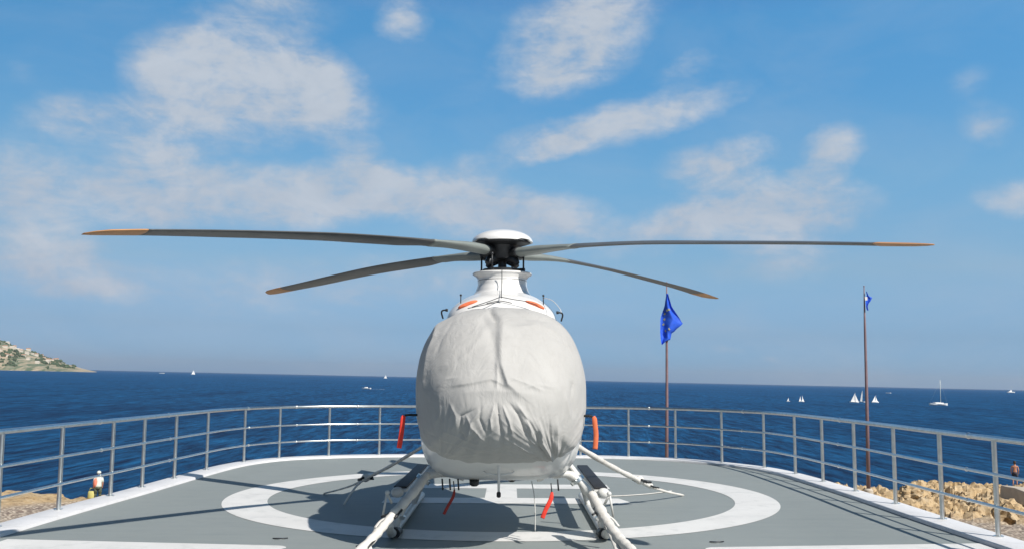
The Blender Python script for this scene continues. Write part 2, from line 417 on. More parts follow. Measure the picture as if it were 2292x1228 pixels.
# mast, swashplate, links
bm = bmesh.new()
tube(bm, [(HX, HY, 2.9), (HX, HY, 3.36)], .052, 24)
mast = new_obj('rotor_mast', bm, M['dark'], heli, flat_angle=40)
bm = bmesh.new()
tube(bm, [(HX, HY, 3.03), (HX, HY, 3.045), (HX, HY, 3.075), (HX, HY, 3.09)], [.17, .24, .24, .15], 32)
for k in range(4):
    a = R(45+90*k+20); tube(bm, [(HX+.2*math.cos(a), HY+.2*math.sin(a), 3.06), (HX+.30*math.cos(a), HY+.30*math.sin(a), 3.06)], .022, 10)
new_obj('swashplate', bm, M['dark'], mast, flat_angle=40)
for k in range(4):
    a = R(45+90*k+20); c_, s_ = math.cos(a), math.sin(a)
    bm = bmesh.new()
    tube(bm, [(HX+.285*c_, HY+.285*s_, 3.04), (HX+.285*c_, HY+.285*s_, 3.26)], .011, 8)
    ball(bm, (HX+.285*c_, HY+.285*s_, 3.05), .02, 2); ball(bm, (HX+.285*c_, HY+.285*s_, 3.24), .02, 2)
    new_obj('pitch_link', bm, M['dark'], mast)
bm = bmesh.new()
tube(bm, [(HX, HY, 3.17), (HX, HY, 3.20), (HX, HY, 3.36), (HX, HY, 3.41)], [.09, .17, .20, .24], 32)
for k in range(4):
    a = R(-135+90*k); c_, s_ = math.cos(a), math.sin(a)
    tube(bm, [(HX+.12*c_, HY+.12*s_, 3.20), (HX+.22*c_, HY+.22*s_, 3.17), (HX+.26*c_, HY+.26*s_, 3.13)], [.06, .055, .03], 12)
new_obj('rotor_head', bm, M['dark'], heli, flat_angle=50)
# dome cap
bm = bmesh.new()
rings = []
for i in range(15):
    t = i/14; r_ = .375*math.cos(t*math.pi/2*.985); z = 3.405+.155*math.sin(t*math.pi/2)
    ring = []
    for k in range(96):
        a = 2*math.pi*k/96
        notch = 0
        if t < .12:
            # raised scallops above each blade
            dd = min(abs((math.degrees(a)-q+180) % 360-180) for q in (-134.6, -41.8, 48.4, 138.9))
            notch = .016*max(0, 1-max(0, dd-12)/5) * (1-t/.12) if dd < 17 else 0
        ring.append((HX+r_*math.cos(a), HY+r_*math.sin(a), z+notch))
    rings.append(ring)
inner_r = [[(HX+(x-HX)*.93, HY+(y-HY)*.93, z-.004) for (x, y, z) in rings[0]]]
inner_r = [[(HX, HY, 3.49) if False else (HX+(x-HX)*.3, HY+(y-HY)*.3, 3.50) for (x, y, z) in rings[0]]] + inner_r
loft(bm, inner_r+rings)
dome = new_obj('rotor_dome', bm, M['white'], heli, flat_angle=60)
bm = bmesh.new(); tube(bm, [(HX, HY, 3.36), (HX, HY, 3.385), (HX, HY, 3.402)], [.20, .31, .352], 48); new_obj('dome_underside', bm, M['dark'], dome)
# blades
BL = [(-134.6, [(.15, 3.285), (.66, 3.302), (1.35, 3.283), (1.98, 3.252), (2.58, 3.213), (3.76, 3.106), (4.49, 3.03), (5.06, 2.964)]),
      (-41.8, [(.15, 3.265), (.85, 3.268), (1.37, 3.258), (2.1, 3.217), (2.91, 3.143), (3.87, 3.05), (4.55, 2.976), (5.06, 2.922)]),
      (138.9, [(.15, 3.262), (1.0, 3.295), (1.68, 3.288), (2.41, 3.262), (3.19, 3.208), (3.93, 3.149), (5.06, 3.07)]),
      (48.4, [(.15, 3.27), (.97, 3.306), (1.44, 3.304), (2.26, 3.275), (3.17, 3.217), (4.04, 3.156), (5.06, 3.058)])]
def blade_section(rr, zz, az, lead, trail, th, pitch, n=24):
    """oval / airfoil section; lead = distance ahead of the pitch axis, trail behind"""
    a = R(az); er = V((math.cos(a), math.sin(a), 0)); el = V((-math.sin(a), math.cos(a), 0)); up = V((0, 0, 1))
    p = R(pitch); cdir = el*math.cos(p)+up*math.sin(p); ndir = -el*math.sin(p)+up*math.cos(p)
    base = V((HX, HY, 0))+er*rr+up*zz; out = []
    for k in range(n):
        t = 2*math.pi*k/n; u = (1-math.cos(t))/2      # 0 = leading edge .. 1 = trailing edge
        thick = th*.5*(2.6*math.sqrt(max(u, 0))*(1-u)**.8 if th < .06 else 2*math.sqrt(max(u*(1-u), 0)))
        out.append(base+cdir*(lead-u*(lead+trail))+ndir*thick*(1 if t <= math.pi else -1))
    return out
def zcurve(tab, rr):
    P = tab
    for i in range(len(P)-1):
        if rr <= P[i+1][0] or i == len(P)-2:
            x0, y0 = P[i]; x1, y1 = P[i+1]; t = (rr-x0)/(x1-x0)
            m0 = (P[i+1][1]-P[i-1][1])/(P[i+1][0]-P[i-1][0]) if i > 0 else (y1-y0)/(x1-x0)
            m1 = (P[i+2][1]-P[i][1])/(P[i+2][0]-P[i][0]) if i < len(P)-2 else (y1-y0)/(x1-x0)
            h = x1-x0
            return (2*t**3-3*t*t+1)*y0+(t**3-2*t*t+t)*h*m0+(-2*t**3+3*t*t)*y1+(t**3-t*t)*h*m1
# r, lead, trail, thick, pitch
BT = [(.15, .06, .06, .09, 0), (.30, .085, .085, .11, 4), (.55, .095, .10, .105, 6), (.85, .08, .105, .075, 8), (1.15, .075, .15, .05, 10), (1.5, .08, .215, .042, 11), (2.0, .08, .225, .038, 10.5), (3.5, .08, .225, .034, 7), (4.6, .075, .215, .030, 4), (4.86, .055, .205, .026, 4), (4.98, .0, .195, .018, 4), (5.06, -.09, .17, .008, 4)]
for az, tab in BL:
    RB = {-134.6: 4.975, -41.8: 5.11, 48.4: 5.03}.get(az, 5.06)
    def rings_for(r0, r1, n, grow=0.0):
        out = []
        for i in range(n+1):
            rr = r0+(r1-r0)*i/n; ld, tr, th, pt = lerp_tab(BT, rr if rr < 4 else 4+(rr-4)*1.06/(RB-4))
            out.append(blade_section(rr, zcurve(tab, rr), az, ld+grow, tr+grow, th+grow*2, pt))
        return out
    t0_ = 4.63 if az == -41.8 else 4.50
    bm = bmesh.new(); loft(bm, rings_for(1.12, t0_, 50)); bl = new_obj('rotor_blade', bm, M['blade'], heli)
    bm = bmesh.new(); loft(bm, rings_for(.24, 1.16, 26, .003)); new_obj('blade_cuff', bm, M['cuff'], bl)
    bm = bmesh.new(); loft(bm, rings_for(.10, .29, 6, .012)); new_obj('blade_root', bm, M['dark'], bl)
    bm = bmesh.new(); loft(bm, rings_for(t0_-.01, RB, 22, .002)); new_obj('blade_tip', bm, M['tip'], bl)
    ld, tr, th, pt = lerp_tab(BT, 1.75)
# landing gear
gearx = (-1.28, 1.06)
for s, gx in ((-1, gearx[0]), (1, gearx[1])):
    bm = bmesh.new()
    tube(bm, catmull([(gx, 10.30, .20), (gx, 10.42, .10), (gx, 10.65, .055), (gx, 11.5, .05), (gx, 13.2, .05), (gx, 14.1, .05)], 8), .046, 16)
    skid = new_obj('skid', bm, M['gear'], heli)
    bm = bmesh.new()
    tube(bm, [(gx-s*.02, 10.62, .05), (gx-s*.02, 10.78, .05)], .062, 14)
    box(bm, (gx, 10.9, .028), (.15, .22, .03), bev=.01)
    new_obj('skid_shoe', bm, M['dark'], skid, flat_angle=40)
    for (yy, nm) in ((10.75, 'front'), (12.9, 'rear')):
        bm = bmesh.new()
        x0 = HX+s*.60
        P = catmull([(HX+s*.40, yy, .66), (x0, yy, .70), (HX+s*.82, yy, .66), (HX+s*.98, yy, .50), (HX+s*1.10, yy, .28), (gx, yy, .07)], 8)
        n = len(P)
        tube(bm, P, [.075-.02*i/n + (.012*math.sin(i*.9) if s > 0 and nm == 'front' else 0) for i in range(n)], 16, flat=(1, .72))
        new_obj('gear_leg', bm, M['gear'], heli)
    for (cx_, cy_, cz_, r_) in ((HX+s*.86, 10.75, .625, .085), (HX+s*1.12, 10.76, .235, .072)):
        bm = bmesh.new(); dr = V((s*.6, 0, -.8)).normalized()
        tube(bm, [V((cx_, cy_, cz_))-dr*.02, V((cx_, cy_, cz_))+dr*.02], r_, 18)
        ball(bm, (cx_-s*.02, cy_-r_-.004, cz_), .016, 2)
        new_obj('clamp', bm, M['steel'], heli, flat_angle=40)
    # boarding step with black tread and rounded front cap
    sx = HX+s*1.17
    bm = bmesh.new(); box(bm, (sx, 12.6, .455), (.17, 2.95, .035), bev=.012)
    stp = new_obj('boarding_step', bm, M['gear'], heli, flat_angle=40)
    bm = bmesh.new(); box(bm, (sx-s*.0, 12.62, .486), (.15, 2.85, .026), bev=.006); new_obj('tread', bm, M['black'], stp, flat_angle=40)
    bm = bmesh.new(); ball(bm, (sx+s*.02, 11.10, .44), .072, 4, (1, .9, .85)); new_obj('end_cap', bm, M['gear'], stp)
    for yy in (11.45, 12.9):
        bm = bmesh.new(); tube(bm, [(sx, yy, .445), (HX+s*1.03, yy, .42), (HX+s*.9, yy+.0, .56)], .018, 10); new_obj('step_bracket', bm, M['gear'], stp)
    # ground-handling ring fitting on the front of the leg
    bm = bmesh.new()
    gxx = -1.25 if s < 0 else 1.02
    tube(bm, [(gxx, 10.25, .43), (gxx+s*.04, 10.18, .53)], .014, 8); ball(bm, (gxx+s*.04, 10.18, .545), .026, 3)
    tube(bm, [(gxx+s*.085, 10.2, .30), (gxx+s*.045, 10.18, .54)], .012, 8)
    new_obj('lifting_lug', bm, M['gear'], heli)
# tail: vertical fin with fenestron, stabiliser with end plates
bm = bmesh.new()
def fin_ring(z, y0, y1, th): return [V((HX+math.sin(a)*th, (y0+y1)/2-math.cos(a)*(y1-y0)/2, z)) for a in [2*math.pi*k/28 for k in range(28)]]
FR_ = [(1.25, 17.0, 17.4, .03), (1.45, 16.75, 17.65, .08), (1.8, 16.55, 17.85, .14), (2.2, 16.5, 17.85, .14), (2.5, 16.75, 17.85, .11), (2.8, 17.1, 17.85, .07), (3.25, 17.5, 18.0, .05), (3.3, 17.6, 18.0, .02)]
loft(bm, [fin_ring(*q) for q in FR_]); fin = new_obj('tail_fin', bm, M['white'], heli)
bm = bmesh.new()
for s in (-1, 1):
    tube(bm, [(HX+s*.135, 17.2, 1.98), (HX+s*.15, 17.2, 1.98)], .48, 40)
new_obj('tail_rotor_duct', bm, M['dark'], fin, flat_angle=40)
bm = bmesh.new(); box(bm, (HX, 16.0, 2.12), (1.9, .42, .05), bev=.02); st = new_obj('horizontal_stabiliser', bm, M['white'], heli, flat_angle=40)
for s in (-1, 1):
    bm = bmesh.new(); box(bm, (HX+s*.97, 16.1, 2.10), (.035, .62, .55), bev=.015)
    for v in bm.verts: v.co.y += (v.co.z-2.2)*.25
    new_obj('end_plate', bm, M['white'], st, flat_angle=40)

# cloth cover over the nose and windscreen (dense mesh with modelled folds)
def px2(px, py, Y=9.45): return (HX+(px-1128)*Y/2110, 1.75-(py-847)*Y/2110)
# folds: polyline in the frontal plane, width, amplitude (positive = ridge), shape
FOLDS = []
def fold(pts, w, amp, asym=0): FOLDS.append(([px2(*p) for p in pts], w, amp*(.72 if w < .03 else .85), asym))
fold([(1112, 690), (1130, 730), (1128, 780), (1132, 820), (1146, 862), (1175, 885)], .055, .050, 1)      # central ridge, shaded on its left
fold([(1100, 692), (1112, 708), (1124, 724)], .022, -.035)
fold([(1085, 705), (1105, 735), (1118, 790)], .06, -.020)
fold([(1122, 800), (1124, 850), (1122, 875)], .018, .018)
fold([(1020, 866), (1062, 860), (1110, 850), (1150, 868)], .030, .016, 1)
fold([(1148, 848), (1185, 858), (1230, 876)], .020, .016)
fold([(1040, 880), (1120, 875), (1215, 884)], .06, .016)
for pts, w, a in [([(1100, 905), (1070, 940), (1058, 985)], .020, .022), ([(1075, 915), (1045, 930), (1042, 965), (1062, 985)], .016, -.022),
    ([(1090, 905), (1085, 935), (1100, 968)], .016, -.020), ([(1118, 905), (1110, 935), (1112, 962)], .018, .026), ([(1124, 900), (1128, 940), (1135, 975)], .018, -.028),
    ([(1135, 905), (1150, 940), (1158, 968)], .018, .028), ([(1150, 900), (1170, 925), (1182, 955), (1186, 975)], .018, -.030), ([(1165, 900), (1190, 935), (1200, 975)], .018, .026),
    ([(1185, 930), (1200, 950), (1215, 985)], .014, -.022), ([(1218, 945), (1222, 985), (1240, 1015), (1248, 1032)], .022, .036), ([(1212, 960), (1214, 990), (1228, 1015)], .020, -.030),
    ([(1240, 935), (1242, 975), (1248, 1010)], .018, -.026), ([(1255, 930), (1256, 975), (1252, 1015)], .016, .018), ([(1270, 960), (1265, 1000), (1252, 1025)], .018, -.018),
    ([(1000, 905), (1000, 925), (985, 950)], .02, .010), ([(1055, 925), (1070, 955), (1100, 985)], .014, .016), ([(1020, 900), (1035, 930), (1036, 960)], .016, .014),
    ([(1160, 985), (1200, 1010), (1245, 1030)], .016, .012), ([(1190, 985), (1225, 1005), (1246, 1028)], .012, -.016),
    ([(960, 985), (1000, 1006), (1060, 1020)], .012, .012), ([(960, 960), (1010, 990), (1080, 1008), (1140, 1012)], .013, -.011), ([(965, 1005), (1030, 1024), (1090, 1026)], .010, -.010),
    ([(980, 975), (1040, 995), (1120, 1002)], .010, .010), ([(1000, 960), (1060, 985), (1110, 992)], .010, .008), ([(1130, 1000), (1180, 1015), (1230, 1026)], .012, -.010),
    ([(1010, 705), (985, 740), (968, 790), (960, 850), (965, 905)], .03, .026), ([(1025, 712), (1000, 755), (982, 800)], .022, -.012), ([(1290, 850), (1285, 890), (1292, 930)], .02, -.020), ([(1270, 875), (1276, 905), (1284, 935), (1280, 970)], .02, .018),
    ([(1100, 735), (1060, 790), (1010, 830)], .035, .008), ([(1155, 735), (1210, 728), (1262, 745)], .03, .012), ([(1180, 870), (1215, 860), (1250, 868)], .02, .009),
    ([(1150, 700), (1190, 715), (1250, 722)], .02, -.010), ([(1010, 700), (1060, 692), (1110, 685)], .012, -.010), ([(990, 870), (1010, 850), (1040, 845)], .02, .008)]:
    fold(pts, w, a)
FB = []
for P, w, a, asym in FOLDS:
    xs = [p[0] for p in P]; zs = [p[1] for p in P]
    FB.append((P, w, a, asym, min(xs)-3*w, max(xs)+3*w, min(zs)-3*w, max(zs)+3*w))
def fold_disp(x, z):
    d = 0
    for P, w, a, asym, x0, x1, z0, z1 in FB:
        if x < x0 or x > x1 or z < z0 or z > z1: continue
        best = 9; side = 0; tt = 0; n = len(P)-1
        for i in range(n):
            ax, az = P[i]; bx, bz = P[i+1]; dx, dz = bx-ax, bz-az
            t = ((x-ax)*dx+(z-az)*dz)/(dx*dx+dz*dz); t = 0 if t < 0 else 1 if t > 1 else t
            qx, qz = ax+dx*t-x, az+dz*t-z; q = math.sqrt(qx*qx+qz*qz)
            if q < best: best = q; side = dx*(z-az)-dz*(x-ax); tt = (i+t)/n
        wl = w*.9
        env = min(1, tt*4+.15)*min(1, (1-tt)*4+.15)
        if asym: wl = w*(.45 if side < 0 else 2.2)
        d += a*env*math.exp(-(best/wl)**1.45)
    return d
def cover_station(y):
    s = min(1, (y-8.98)/1.45); s = max(s, 0)
    f1 = (1-(1-s)**2.5)**.5; f2 = (1-(1-s)**2.1)**.62; f3 = (1-(1-s)**3.4)**.55
    hw = .905*f1; zb = 1.42-.54*f3; zt = 1.42+1.085*f2
    zw = 1.42+.22*s
    if y > 10.43: hw -= (y-10.43)*.02
    return hw, zb, zw, zt
def cover_point(t, a, dz=0):
    # bottom/side hem lies further back than the top hem
    L_ = 1.55+(.26*max(0, math.cos(a))**2 if True else 0)
    L_ += .20*abs(math.cos(a))**2
    y = 8.98+L_*(1-math.cos(t*math.pi/2))
    hw, zb, zw, zt = cover_station(y)
    s = math.sin(a); c_ = math.cos(a); e = 2.6 if s >= 0 else 3.6
    e = 2+(e-2)*min(1, t*1.8)
    return V((HX+hw*sup(c_, e), y, zw+(zt-zw if s >= 0 else zw-zb)*sup(s, e)))
NT, NA = 230, 420
bm = bmesh.new(); grid = []
for i in range(1, NT+1):
    t = i/NT; row = []
    for k in range(NA):
        a = 2*math.pi*(k+.5)/NA
        row.append(bm.verts.new(cover_point(t, a)))
    grid.append(row)
tipv = bm.verts.new((HX, 8.98, 1.42))
for k in range(NA): bm.faces.new((tipv, grid[0][k], grid[0][(k+1) % NA]))
for A, B in zip(grid, grid[1:]):
    for k in range(NA): bm.faces.new((A[k], B[k], B[(k+1) % NA], A[(k+1) % NA]))
bmesh.ops.recalc_face_normals(bm, faces=bm.faces); bm.normal_update()
disp = {}; PL = px2(1000, 1030); PR = px2(1250, 1034)
for i, row in enumerate(grid):
    t = (i+1)/NT
    for v in row:
        p = v.co
        f = fold_disp(p.x*9.45/p.y if False else HX+(p.x-HX)*9.45/p.y, 1.75+(p.z-1.75)*9.45/p.y)
        d = f*(1 if t < .97 else (1-t)/.03*.7+.3)
        q = p*1.0
        d += noise.noise(V((q.x*1.7, q.y*1.7, q.z*1.7)))*.022
        lowf = max(0, min(1, (1.45-q.z)/.35))
        ang = math.atan2(q.x-HX-.05, (1.75-q.z))
        d += lowf*noise.noise(V((ang*9, (1.75-q.z)*1.5, 3)))*.014
        d += noise.noise(V((q.x*6+q.z*3, q.y*5, q.z*5-q.x*2)))*.005
        # fine tension creases fanning out from the two lower tie points
        for (px_, pz_, am) in ((PL[0], PL[1], .0055), (PR[0], PR[1], .010)):
            X_, Z_ = HX+(q.x-HX)*9.45/q.y-px_, 1.75+(q.z-1.75)*9.45/q.y-pz_
            rr_ = math.hypot(X_, Z_)
            if rr_ < .75:
                n_ = noise.noise(V((math.atan2(Z_, X_)*11, rr_*1.6, pz_+px_*5)))
                d += am*(1-abs(n_)*3.2)*min(1, rr_/.10)*(1-rr_/.75)
        disp[v] = d+.006
norm = {v: v.normal.copy() for v in disp}
for v, d in disp.items(): v.co += norm[v]*d
# hem gather
for k, v in enumerate(grid[-1]):
    v.co += (V((HX, v.co.y, 1.6))-v.co).normalized()*.015
ret = bmesh.ops.extrude_edge_only(bm, edges=[e for e in bm.edges if e.is_boundary])
ev = [g for g in ret['geom'] if isinstance(g, bmesh.types.BMVert)]
for v in ev: v.co += (V((HX, v.co.y, 1.6))-v.co).normalized()*.05+V((0, .02, 0))
cov = new_obj('cover_body', bm, M['cover'], None)
cov.name = 'cloth_cover'
tag(cov, 'wrinkled light grey cloth cover pulled over the nose and windscreen of the helicopter', 'cover')
# hem piping and lacing on the cover
hem = []
for k in range(0, NA+1, 3):
    p = cover_point(1, 2*math.pi*k/NA); hem.append(p)
cp = []
for p in hem[:-1]:
    dirn = (p-V((HX, p.y, 1.6))).normalized(); cp.append(p+dirn*.004)
bm = bmesh.new(); tube(bm, cp, .009, 8, closed=True)
new_obj('hem_cord', bm, M['cover'], None).parent = cov
bm = bmesh.new()
for P in ([(-.11, 10.30, 2.575), (-.16, 10.34, 2.58), (-.30, 10.38, 2.555), (-.47, 10.42, 2.52)], [(-.1, 10.44, 2.655), (-.22, 10.36, 2.60), (-.42, 10.34, 2.53)],
          [(-.10, 10.44, 2.65), (.04, 10.40, 2.62), (.16, 10.38, 2.60), (.30, 10.38, 2.56)], [(-.26, 10.34, 2.57), (-.12, 10.36, 2.60), (.02, 10.34, 2.575)],
          [(-.1, 11.06, 3.02), (-.1, 11.07, 2.94), (-.1, 11.02, 2.86), (-.1, 10.88, 2.79), (-.1, 10.62, 2.72), (-.10, 10.44, 2.64)]):
    tube(bm, catmull(P, 6), .0045, 6)
new_obj('lacing', bm, M['dark'], None).parent = cov

# pitot tubes with red covers
for s, x0, col in ((-1, -.93, M['red']), (1, .71, M['orange'])):
    bm = bmesh.new()
    tube(bm, catmull([(x0-s*.06, 9.98, 1.37), (x0+s*.03, 9.90, 1.37), (x0+s*.11, 9.84, 1.372), (x0+s*.135, 9.76, 1.37)], 5), .013, 10)
    tube(bm, [(x0-s*.05, 9.98, 1.38), (x0-s*.0, 9.94, 1.33)], .02, 10)
    p = new_obj('pitot_tube', bm, M['dark'], heli)
    xx = x0+s*.135; bm = bmesh.new()
    pts = [(xx+s*.012, 9.76, 1.368), (xx+s*.024, 9.758, 1.345), (xx+s*.030, 9.755, 1.29), (xx+s*.03+s*.01, 9.755, 1.18), (xx+s*.03+(s*.03 if s < 0 else 0), 9.755, 1.04)]
    P = catmull(pts, 6); n = len(P)
    tube(bm, P, [.016+.009*min(1, i/6) for i in range(n)], 12, flat=(.5, 1))
    t = thing('pitot_cover', 'long red fabric cover hanging from the pitot tube on the left of the nose' if s < 0 else 'orange fabric cover hanging from the pitot tube on the right of the nose', 'pitot cover', (xx, 9.76, 1.37), 'remove-before-flight covers')
    new_obj('sleeve', bm, col, t)
# small streamers under the belly
for (x, y, z0, z1, dx, r_, lab) in ((-.60, 10.35, .62, .30, -.10, .016, 'dull red streamer hanging under the left of the belly'), (.44, 10.1, .63, .30, -.09, .023, 'bright red streamer hanging under the right of the belly')):
    t = thing('warning_streamer', lab, 'streamer', (x, y, z0), 'remove-before-flight streamers')
    bm = bmesh.new(); tube(bm, [(x, y, z0+.03), (x+.01, y, z0-.07)], .006, 6); new_obj('cord', bm, M['dark'], t)
    P = catmull([(x+.01, y, z0-.06), (x, y-.01, z0-.13), (x+dx*.6, y-.01, z0-.24), (x+dx, y, z1)], 6); n = len(P)
    bm = bmesh.new(); tube(bm, P, [r_*(.5+.5*min(1, i/5)) for i in range(n)], 10, flat=(1, .35)); new_obj('ribbon', bm, M['dull_red'] if x < 0 else M['red'], t)
# belly antenna with braces, small belly fittings
bm = bmesh.new(); ax, ay = -.105, 9.72
tube(bm, [(ax, ay, .98), (ax, ay, .93), (ax, ay, .60)], [.02, .018, .012], 12)
ant = new_obj('belly_antenna', bm, M['white'], heli)
bm = bmesh.new(); tube(bm, [(ax, ay, .615), (ax, ay, .60), (ax, ay, .565), (ax, ay, .555)], [.012, .022, .022, .012], 12); new_obj('antenna_tip', bm, M['black'], ant)
bm = bmesh.new()
for s in (-1, 1): tube(bm, [(ax, ay+.01, .775), (ax+s*.13, ay+.10, .79), (ax+s*.30, ay+.45, .86)], .008, 8)
new_obj('antenna_brace', bm, M['white'], ant)
for (x, y, r_) in ((-.38, 10.45, .055), (.03, 10.9, .045)):
    bm = bmesh.new(); tube(bm, [(x, y, .66), (x, y, .60), (x, y, .585)], [r_, r_*.9, r_*.5], 16); new_obj('belly_fitting', bm, M['dark'], heli)
for x in (-.72, -.64, -.55, .52):
    bm = bmesh.new(); tube(bm, [(x, 10.3, .68), (x+.01, 10.3, .56)], .009, 8); new_obj('drain_pipe', bm, M['dark'], heli)
# wire from belly to deck
bm = bmesh.new(); tube(bm, catmull([(.24, 10.3, .66), (.27, 10.3, .5), (.28, 10.3, .3), (.28, 10.32, .13)], 5), .006, 6); new_obj('cable', bm, M['gear'], heli)
# roof fittings: mirrors, lamps, cutter wire
for s, x, z in ((-1, -.73, 2.455), (1, .555, 2.435)):
    bm = bmesh.new()
    tube(bm, catmull([(x+s*.0, 10.25, z-.06), (x+s*.015, 10.22, z), (x, 10.2, z+.025), (x-s*.05, 10.2, z+.03)], 5), .009, 8)
    tube(bm, [(x-s*.03, 10.2, z+.03), (x-s*.055, 10.2, z+.028)], .016, 8)
    new_obj('roof_handle', bm, M['dark'], heli)
for x in (-.56, .375):
    bm = bmesh.new(); tube(bm, [(x, 10.65, 2.58), (x, 10.65, 2.67)], .006, 6); ball(bm, (x, 10.65, 2.685), .014, 2); new_obj('roof_aerial', bm, M['dark'], heli)
bm = bmesh.new(); tube(bm, catmull([(.385, 10.65, 2.66), (.47, 10.5, 2.62), (.54, 10.3, 2.52), (.56, 10.22, 2.45)], 6), .004, 6); new_obj('aerial_wire', bm, M['white'], heli)

# ------------------------------------------------------------------ tie-down straps
def strap(label, pts, rads, buckle, tails=(), loc=None):
    t = thing('tie_down_strap', label, 'tie-down strap', loc or pts[-1], 'tie-down straps holding the helicopter')
    P = catmull(pts, 8); n = len(P); k = len(rads)-1
    rr = []
    for i in range(n):
        f = i/(n-1)*k; j = min(int(f), k-1); rr.append(rads[j]+(rads[j+1]-rads[j])*(f-j))
    bm = bmesh.new(); tube(bm, P, [r_*(1+.10*math.sin(i*1.7)) for i, r_ in enumerate(rr)], 12); new_obj('webbing', bm, M['strap'], t)
    for i in range(1, len(pts)-1):
        p = V(pts[i])
        if i in buckle:
            d = (V(pts[i+1])-V(pts[i-1])).normalized(); sde = d.cross(V((0, 0, 1))).normalized()
            r_ = buckle[i]
            bm = bmesh.new(); ball(bm, p+V((0, -r_*.4, .01)), r_, 3); new_obj('knuckle', bm, M['strap'], t)
            bm = bmesh.new()
            for q in (-1, 1): tube(bm, [p-d*.07+sde*q*r_*1.1, p+d*.10+sde*q*r_*1.2], r_*.3, 8)
            tube(bm, [p+d*.06-sde*r_*1.5, p+d*.06+sde*r_*1.5], r_*.28, 8)
            tube(bm, [p-d*.04-sde*r_*1.4, p-d*.04+sde*r_*1.4], r_*.22, 8)
            tube(bm, [p+d*.02+sde*r_, p+sde*r_*2.4+d*.09], r_*.25, 8)
            new_obj('ratchet', bm, M['dark'], t)
    for tl, r_ in tails:
        bm = bmesh.new(); tube(bm, catmull(tl, 6), r_, 10, flat=(1, .45)); new_obj('strap_tail', bm, M['strap'], t)
    return t
strap('thick white tie-down strap from the front left gear leg towards the viewer',
      [(-.90, 10.52, .70), (-1.02, 10.25, .54), (-1.175, 9.88, .375), (-1.27, 9.62, .26), (-1.36, 9.35, .165), (-1.53, 8.9, .03)], [.040, .052, .050, .040, .046, .046, .040], {2: .045, 4: .035},
      [([(-1.18, 9.85, .36), (-1.30, 9.8, .31), (-1.35, 9.72, .25)], .022), ([(-1.36, 9.35, .15), (-1.31, 9.25, .06), (-1.30, 9.1, .012)], .028)])
strap('thick white tie-down strap from the front right gear leg towards the viewer',
      [(.90, 10.45, .50), (.955, 10.05, .385), (1.01, 9.75, .285), (1.10, 9.45, .18), (1.18, 9.2, .12), (1.27, 8.9, .03)], [.05, .06, .055, .052, .05, .045], {1: .045, 2: .034, 4: .028},
      [([(1.0, 9.72, .28), (1.06, 9.4, .12), (1.06, 9.15, .012)], .042), ([(.96, 10.0, .38), (1.07, 9.95, .32), (1.13, 9.9, .25)], .020), ([(1.12, 9.4, .16), (1.20, 9.2, .06), (1.28, 9.02, .012)], .02)])
strap('slim white tie-down strap from the right flank to the deck, with a ratchet halfway',
      [(.78, 11.4, .97), (1.35, 12.5, .61), (1.80, 13.27, .36), (2.0, 13.6, .245), (2.28, 14.0, .13), (2.64, 14.55, .01)], [.033, .034, .036, .020, .018, .016], {2: .06, 3: .04})
strap('slim white tie-down strap from the left flank to the deck, partly in shadow',
      [(-.98, 11.4, .97), (-1.55, 12.5, .61), (-1.98, 13.27, .37), (-2.2, 13.6, .245), (-2.48, 14.0, .13), (-2.80, 14.55, .01)], [.020, .020, .022, .014, .012, .012], {2: .06},
      [([(-1.98, 13.25, .37), (-2.10, 13.2, .27), (-2.2, 13.15, .12), (-2.25, 13.12, .03)], .030)])
# slack strap lying on the deck on the right
bm = bmesh.new(); tube(bm, catmull([(1.15, 14.35, .012), (1.6, 14.42, .012), (2.0, 14.62, .012), (2.24, 14.8, .012), (2.55, 15.1, .012)], 8), .016, 8, flat=(1, .4))
tag(new_obj('slack_strap', bm, M['strap'], None), 'slack pale strap lying flat on the deck right of the white gear leg', 'strap')

# ------------------------------------------------------------------ sea, shore, headland (true level frame)
SEA = -8.0
bm = bmesh.new(); n = 96; ring0 = None
for rr in (0, 150, 600, 2500, 9000, 26000):
    if rr == 0: cen = bm.verts.new((0, 0, SEA)); continue
    ring = [bm.verts.new((rr*math.cos(2*math.pi*k/n), rr*math.sin(2*math.pi*k/n), SEA)) for k in range(n)]
    for k in range(n):
        if ring0 is None: bm.faces.new((cen, ring[k], ring[(k+1) % n]))
        else: bm.faces.new((ring0[k], ring[k], ring[(k+1) % n], ring0[(k+1) % n]))
    ring0 = ring
struct(new_obj('sea', bm, M['sea']), deck=False)
